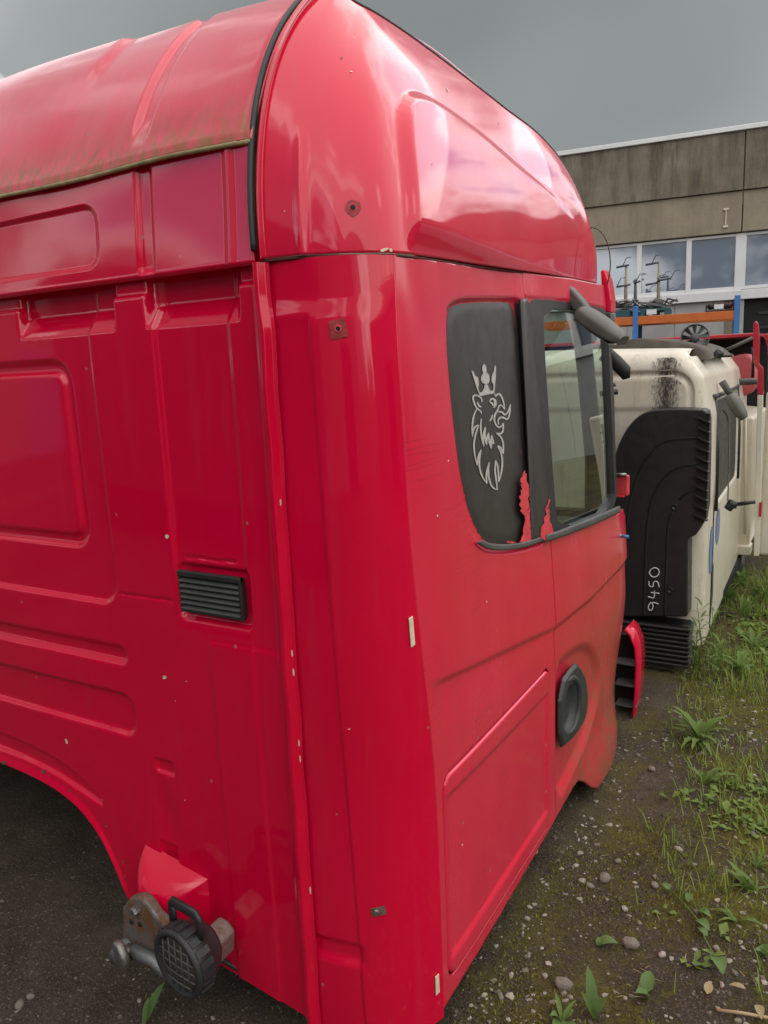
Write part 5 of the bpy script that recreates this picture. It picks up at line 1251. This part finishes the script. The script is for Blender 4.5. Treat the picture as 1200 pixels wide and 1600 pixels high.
CLAD = simple('pale_grey_cladding', (.42, .42, .42), .5, var=.12, vscale=3)
xT0, zT0 = bpx(870, 243); _, zM = bpx(1030, 315); _, zW1 = bpx(1060, 375); _, zW0 = bpx(1060, 461)
zT = zT0; xj = bpx(1161, 300)[0]; xm = [bpx(p, 420)[0] for p in (1003, 1080, 1160)]
pw = (xm[2]-xm[0])/2; PB = 6*pw
def joints():                                      # big panels: six panes each, one joint at the thick mullion
    return [xj-3*PB, xj-2*PB, xj-PB, xj, xj+PB, xj+2*PB]
J = joints()
for i in range(len(J)-1):
    a, c = J[i]+.012, J[i+1]-.012
    bpart(MB().box(a, c, -.30, .0, zM, zT-.10).build('fascia_panel', CON1, None, smooth=False, bevel=.01))
    bpart(MB().box(a, c, -.24, .0, zW1+.02, zM-.012).build('lintel_panel', CON2, None, smooth=False, bevel=.01))
bpart(MB().box(J[0], J[-1], -.36, .2, zT-.10, zT).build('roof_flashing', WHITEF, None, smooth=False, bevel=.01))
bpart(MB().box(J[0], J[-1], -.19, .0, zM-.3, zT-.1).build('joint_backing', CON2, None, smooth=False))
bpart(MB().box(J[0], J[-1], -.02, 8., -.1, zT-.12).build('building_core', CON2, None, smooth=False))
# window strip
nP = int((J[-1]-J[0])/pw)
for i in range(nP):
    a = J[0]+i*pw; c = a+pw; th = .11 if i % 6 == 0 else .055
    wnd = bpart(MB().box(a-th, a+th, -.16, -.03, zW0, zW1).box(a+th, c-.055, -.15, -.03, zW0, zW0+.09).box(a+th, c-.055, -.15, -.03, zW1-.06, zW1).build('window_frame', WHITEF, None, smooth=False, bevel=.008))
    ident(MB().box(a+.04, c-.04, -.085, -.05, zW0+.03, zW1-.02).build('pane', PANE, None, smooth=False), wnd)
bpart(MB().box(J[0], J[-1], -.22, -.02, zW0-.20, zW0-.004).build('window_sill', WHITEF, None, smooth=False, bevel=.01))
# cladding sheets below, doorway right of the thick mullion
dx0 = bpx(1163, 460)[0]; dx1 = dx0+3.6
x = J[0]; k = 0
while x < J[-1]-.1:
    w = pw*.985
    if not (x+w > dx0-.1 and x < dx1): bpart(MB().box(x+.008, min(x+w, dx0-.12) if x < dx0 else x+w-.008, -.10, .0, -.05, zW0-.205).build('cladding_sheet', CLAD, None, smooth=False, bevel=.006))
    x += w
zD = bpx(1180, 456)[1]
dw = bpart(MB().box(dx0-.10, dx0, -.16, -.02, -.05, zD+.08).box(dx0, dx1, -.16, -.02, zD, zD+.08).build('door_frame', CLAD, None, smooth=False, bevel=.01))
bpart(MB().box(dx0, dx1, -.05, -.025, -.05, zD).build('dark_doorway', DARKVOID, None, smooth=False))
for k in range(5): bpart(MB().box(dx0+.3, dx1-.3, -.075, -.052, zD-.5-k*.32, zD-.44-k*.32).build('shutter_rail', simple('dim_shutter_rail', (.03, .03, .032), .6) if k == 0 else bpy.data.materials['dim_shutter_rail'], None, smooth=False))
# old bracket on the lintel
q = bpx(1134, 343); bpart(MB().box(q[0]-.012, q[0]+.012, -.27, -.24, q[1]-.16, q[1]+.16).box(q[0]-.06, q[0]+.06, -.27, -.24, q[1]+.16, q[1]+.20).box(q[0]-.05, q[0]+.05, -.27, -.24, q[1]-.21, q[1]-.16).build('old_bracket', CHIP, None, smooth=False, bevel=.008))

# ------------------------------------------------------------------ pallet rack before the building, with its load
RO = 2.2                                           # metres in front of the facade
def rpx(px, py): return bpx(px, py, RO)
def local(name, label, cat): 
    t = empty(name, tuple(bo-_N*RO), math.atan2(_T[1], _T[0]), label, cat); return t
ORANGE = simple('orange_rack_beam', (.62, .15, .03), .45, var=.1); BLUER = simple('blue_rack_upright', (.06, .20, .50), .45, var=.12); DBLUE = simple('dark_blue_steel', (.03, .05, .16), .5)
rack = local('pallet_rack', 'pallet rack with orange beam and blue uprights before the building', 'rack')
xb0, zb = rpx(930, 500); xb1, _ = rpx(1149, 495); zbm = rpx(1060, 497)[1]
MB().box(xb0-1.2, xb1, -.03, .03, zbm-.085, zbm+.085).build('beam', ORANGE, rack, smooth=False, bevel=.008)
MB().box(xb0-1.2, xb1, .95, 1.0, zbm-.085, zbm+.085).build('beam', ORANGE, rack, smooth=False, bevel=.008)
for px, dz in ((993, .30), (1151, .38)):
    a = rpx(px, 500)[0]
    for yy in (.0, .97): MB().box(a-.055, a+.055, yy-.05+.09*(yy > .5), yy+.05, 0, zbm+dz).build('upright', BLUER if yy < .5 else DBLUE, rack, smooth=False, bevel=.006)
    MB().tube([(a, 0., .4), (a, .97, 1.1), (a, 0, 1.8)], .015, 6).build('brace', BLUER, rack)
TEAL = simple('teal_pallet', (.03, .10, .12), .7); WOODM = simple('grey_wood_post', (.36, .30, .22), .8, var=.2, vscale=8)
for i, (p0, p1, lb) in enumerate(((962, 984, 'teal pallet of tangled metal parts at the left of the orange beam'), (1000, 1046, 'teal pallet with white tag and metal stands on the orange beam'))):
    a, z = rpx(p0, 488); c, _ = rpx(p1, 488); pl = local('pallet', lb, 'pallet'); zt = zbm+.09
    MB().box(a, c, .0, .9, zt+.09, zt+.14).build('deck', TEAL, pl, smooth=False, bevel=.005)
    for s in (0, .5, 1): MB().box(a+(c-a-.1)*s, a+(c-a-.1)*s+.1, .0, .9, zt, zt+.09).build('block', TEAL, pl, smooth=False)
    if i: q = rpx(1018, 491); MB().box(q[0]-.10, q[0]+.10, -.012, -.002, zt+.02, zt+.12).build('tag', WHITEF, pl, smooth=False)
    r = random.Random(i+3)
    scr = local('metal_scrap', ['jumble of bent metal parts on the left teal pallet', 'jumble of bent metal parts on the right teal pallet'][i], 'scrap')
    for k in range(16):
        x0 = r.uniform(a, c); y0 = r.uniform(.05, .8); z0 = zt+.15+r.uniform(0, .12)
        MB().tube([(x0, y0, z0), (x0+r.uniform(-.25, .25), y0+r.uniform(-.2, .2), z0+r.uniform(-.02, .18)), (x0+r.uniform(-.35, .35), y0+r.uniform(-.2, .2), z0+r.uniform(0, .12))], .022, 6).build('metal_piece', [STEEL, RUST_LITE, DARKGREY][k % 3], scr)
ARM = simple('dark_arm', (.09, .09, .11), .5)
for i, (px, base, top_, arms, lb) in enumerate(((975, 485, 452, ((961, 983, 447), (961, 981, 416)), 'short stand with two dark arms on the left pallet'), (1026, 483, 428, ((1006, 1026, 443), (1026, 1046, 436), (1006, 1027, 411)), 'tall wooden stand with crossing arms on the right pallet'), (988, 486, 432, ((986, 997, 439),), 'narrow stand with one arm beside the window mullion'))):
    a, z0 = rpx(px, base); _, z1 = rpx(px, min(top_, min(k_[2] for k_ in arms)-4)); st = local('metal_stand', lb, 'stand'); yy = .3+.15*i
    MB().tube([(a, yy, z0), (a, yy, z0+(z1-z0)*.5), (a, yy, z1)], [.04, .035, .022], 8).build('post', WOODM if i < 2 else ARM, st)
    for p0, p1, py in arms:
        (x0, zz), (x1, _) = rpx(p0, py), rpx(p1, py); MB().tube([(x0, yy-.04, zz), (x1, yy-.04, zz+.03)], .024, 6).build('arm', ARM, st)
        for xx in (random.uniform(x0, x1),): MB().tube([(xx, yy-.04, zz), (xx+.10, yy-.2, zz+.16), (xx+.2, yy-.2, zz+.17)], .009, 6).build('hook', ARM, st)
    MB().tube([(a-.25, yy, z0), (a+.25, yy, z0)], .03, 6).build('foot', RUST_LITE, st)
a, z = rpx(1102, 486); c, _ = rpx(1148, 486); cr = local('parts_tray', 'dark red tray of parts with white label at the right of the orange beam', 'tray'); zt = zbm+.088
DRED = simple('dark_red_plastic', (.12, .012, .02), .5)
MB().box(a, c, .02, .6, zt, zt+.03).box(a, a+.03, .02, .6, zt+.03, zt+.15).box(c-.03, c, .02, .6, zt+.03, zt+.15).build('tray', BLACK, cr, smooth=False)
for k in range(6): MB().lathe([(0, -.05), (.06, -.05), (.07, 0), (.06, .05), (0, .05)], (a+.1+(c-a-.2)*k/5, .15, zt+.11), (.2, 1, 0), 10).build('part', DRED if k % 2 else BLACK, cr)
q = rpx(1123, 487); MB().box(q[0]-.09, q[0]+.09, .0, .012, zt+.05, zt+.14).build('label_card', WHITEF, cr, smooth=False)

# ------------------------------------------------------------------ out of view: the mirrored shed, and objects added to shade the rear wall
SHED, nt, b = mat('grey_corrugated_sheet'); P = obj_co(nt)
nt.links.new(mixc(nt, noise(nt, 1.2, 6, .6, P), (.20, .205, .20), (.33, .335, .32)), b.inputs['Base Color']); b.inputs['Roughness'].default_value = .5; b.inputs['Metallic'].default_value = .2
def shed(label, x, y, rz, L, H, Dp):
    t = empty('metal_shed', (x, y, 0), rz, label, 'shed'); n = int(L/.1); V = []; F = []
    for i in range(n+1):
        yy = .025*math.sin(i*math.pi/2*1.0) if True else 0; V += [(i*L/n, yy, -.05), (i*L/n, yy, H)]
    F = [(2*i, 2*i+2, 2*i+3, 2*i+1) for i in range(n)]
    mesh_obj('wall', V, F, SHED, t, False); MB().box(-.1, L+.1, .06, Dp, -.05, H-.02).build('core', SHED, t, smooth=False)
    rf = MB().prism([(-.3, H-.02), (Dp/2, H+Dp*.14), (Dp+.3, H-.02), (Dp/2, H+Dp*.14-.12)], -.2, L+.2, 0).build('roof', DARKGREY, t, smooth=False)
    for k in range(int(L/4)): MB().box(k*4+1.-.08, k*4+1.+.08, -.10, .04, -.05, H).build('post', CLAD, t, smooth=False)
    for k in range(int(L/6)): MB().box(k*6+2.2, k*6+4.4, -.06, .05, -.05, 2.3).build('door', [BLACK, BLUER][k % 2], t, smooth=False, bevel=.01)
    return t
shed('grey corrugated shed beside the yard, mirrored in the red door window', 8.5, 14.5, math.radians(-78), 22., 3.6, 7.)
shed('unseen grey corrugated shed added behind the camera to block low sky from the red rear wall', 7., -9.5, math.radians(180), 24., 4.2, 7.)  # added out of view so the rear wall gets less low sky

# unseen box body, added behind the camera to darken the rear wall
bx = empty('shade_box_body', (-3.4, -5.1, 0), 0, 'unseen dark blue-grey box body added behind the camera to darken the rear wall', 'box body')
BXM = simple('dull_blue_grey_paint', (.045, .055, .07), .5)
MB().box(-3.0, 2.6, -1.2, 1.2, .5, 3.0).build('body', BXM, bx, smooth=False, bevel=.02)
for k in range(14): MB().box(-2.9+k*.4, -2.84+k*.4, 1.2, 1.23, .55, 2.95).build('rib', BXM, bx, smooth=False)
MB().box(-3.0, 2.6, -.5, .5, .3, .5).build('chassis', DARKVOID, bx, smooth=False)
for xx in (-2., 1.6):
    for yy in (-1.05, .85): MB().lathe([(0, 0), (.45, 0), (.48, .05), (.48, .2), (.45, .25), (0, .25)], (xx, yy, .48), (0, 1, 0), 28).build('wheel', RUBBER, bx)
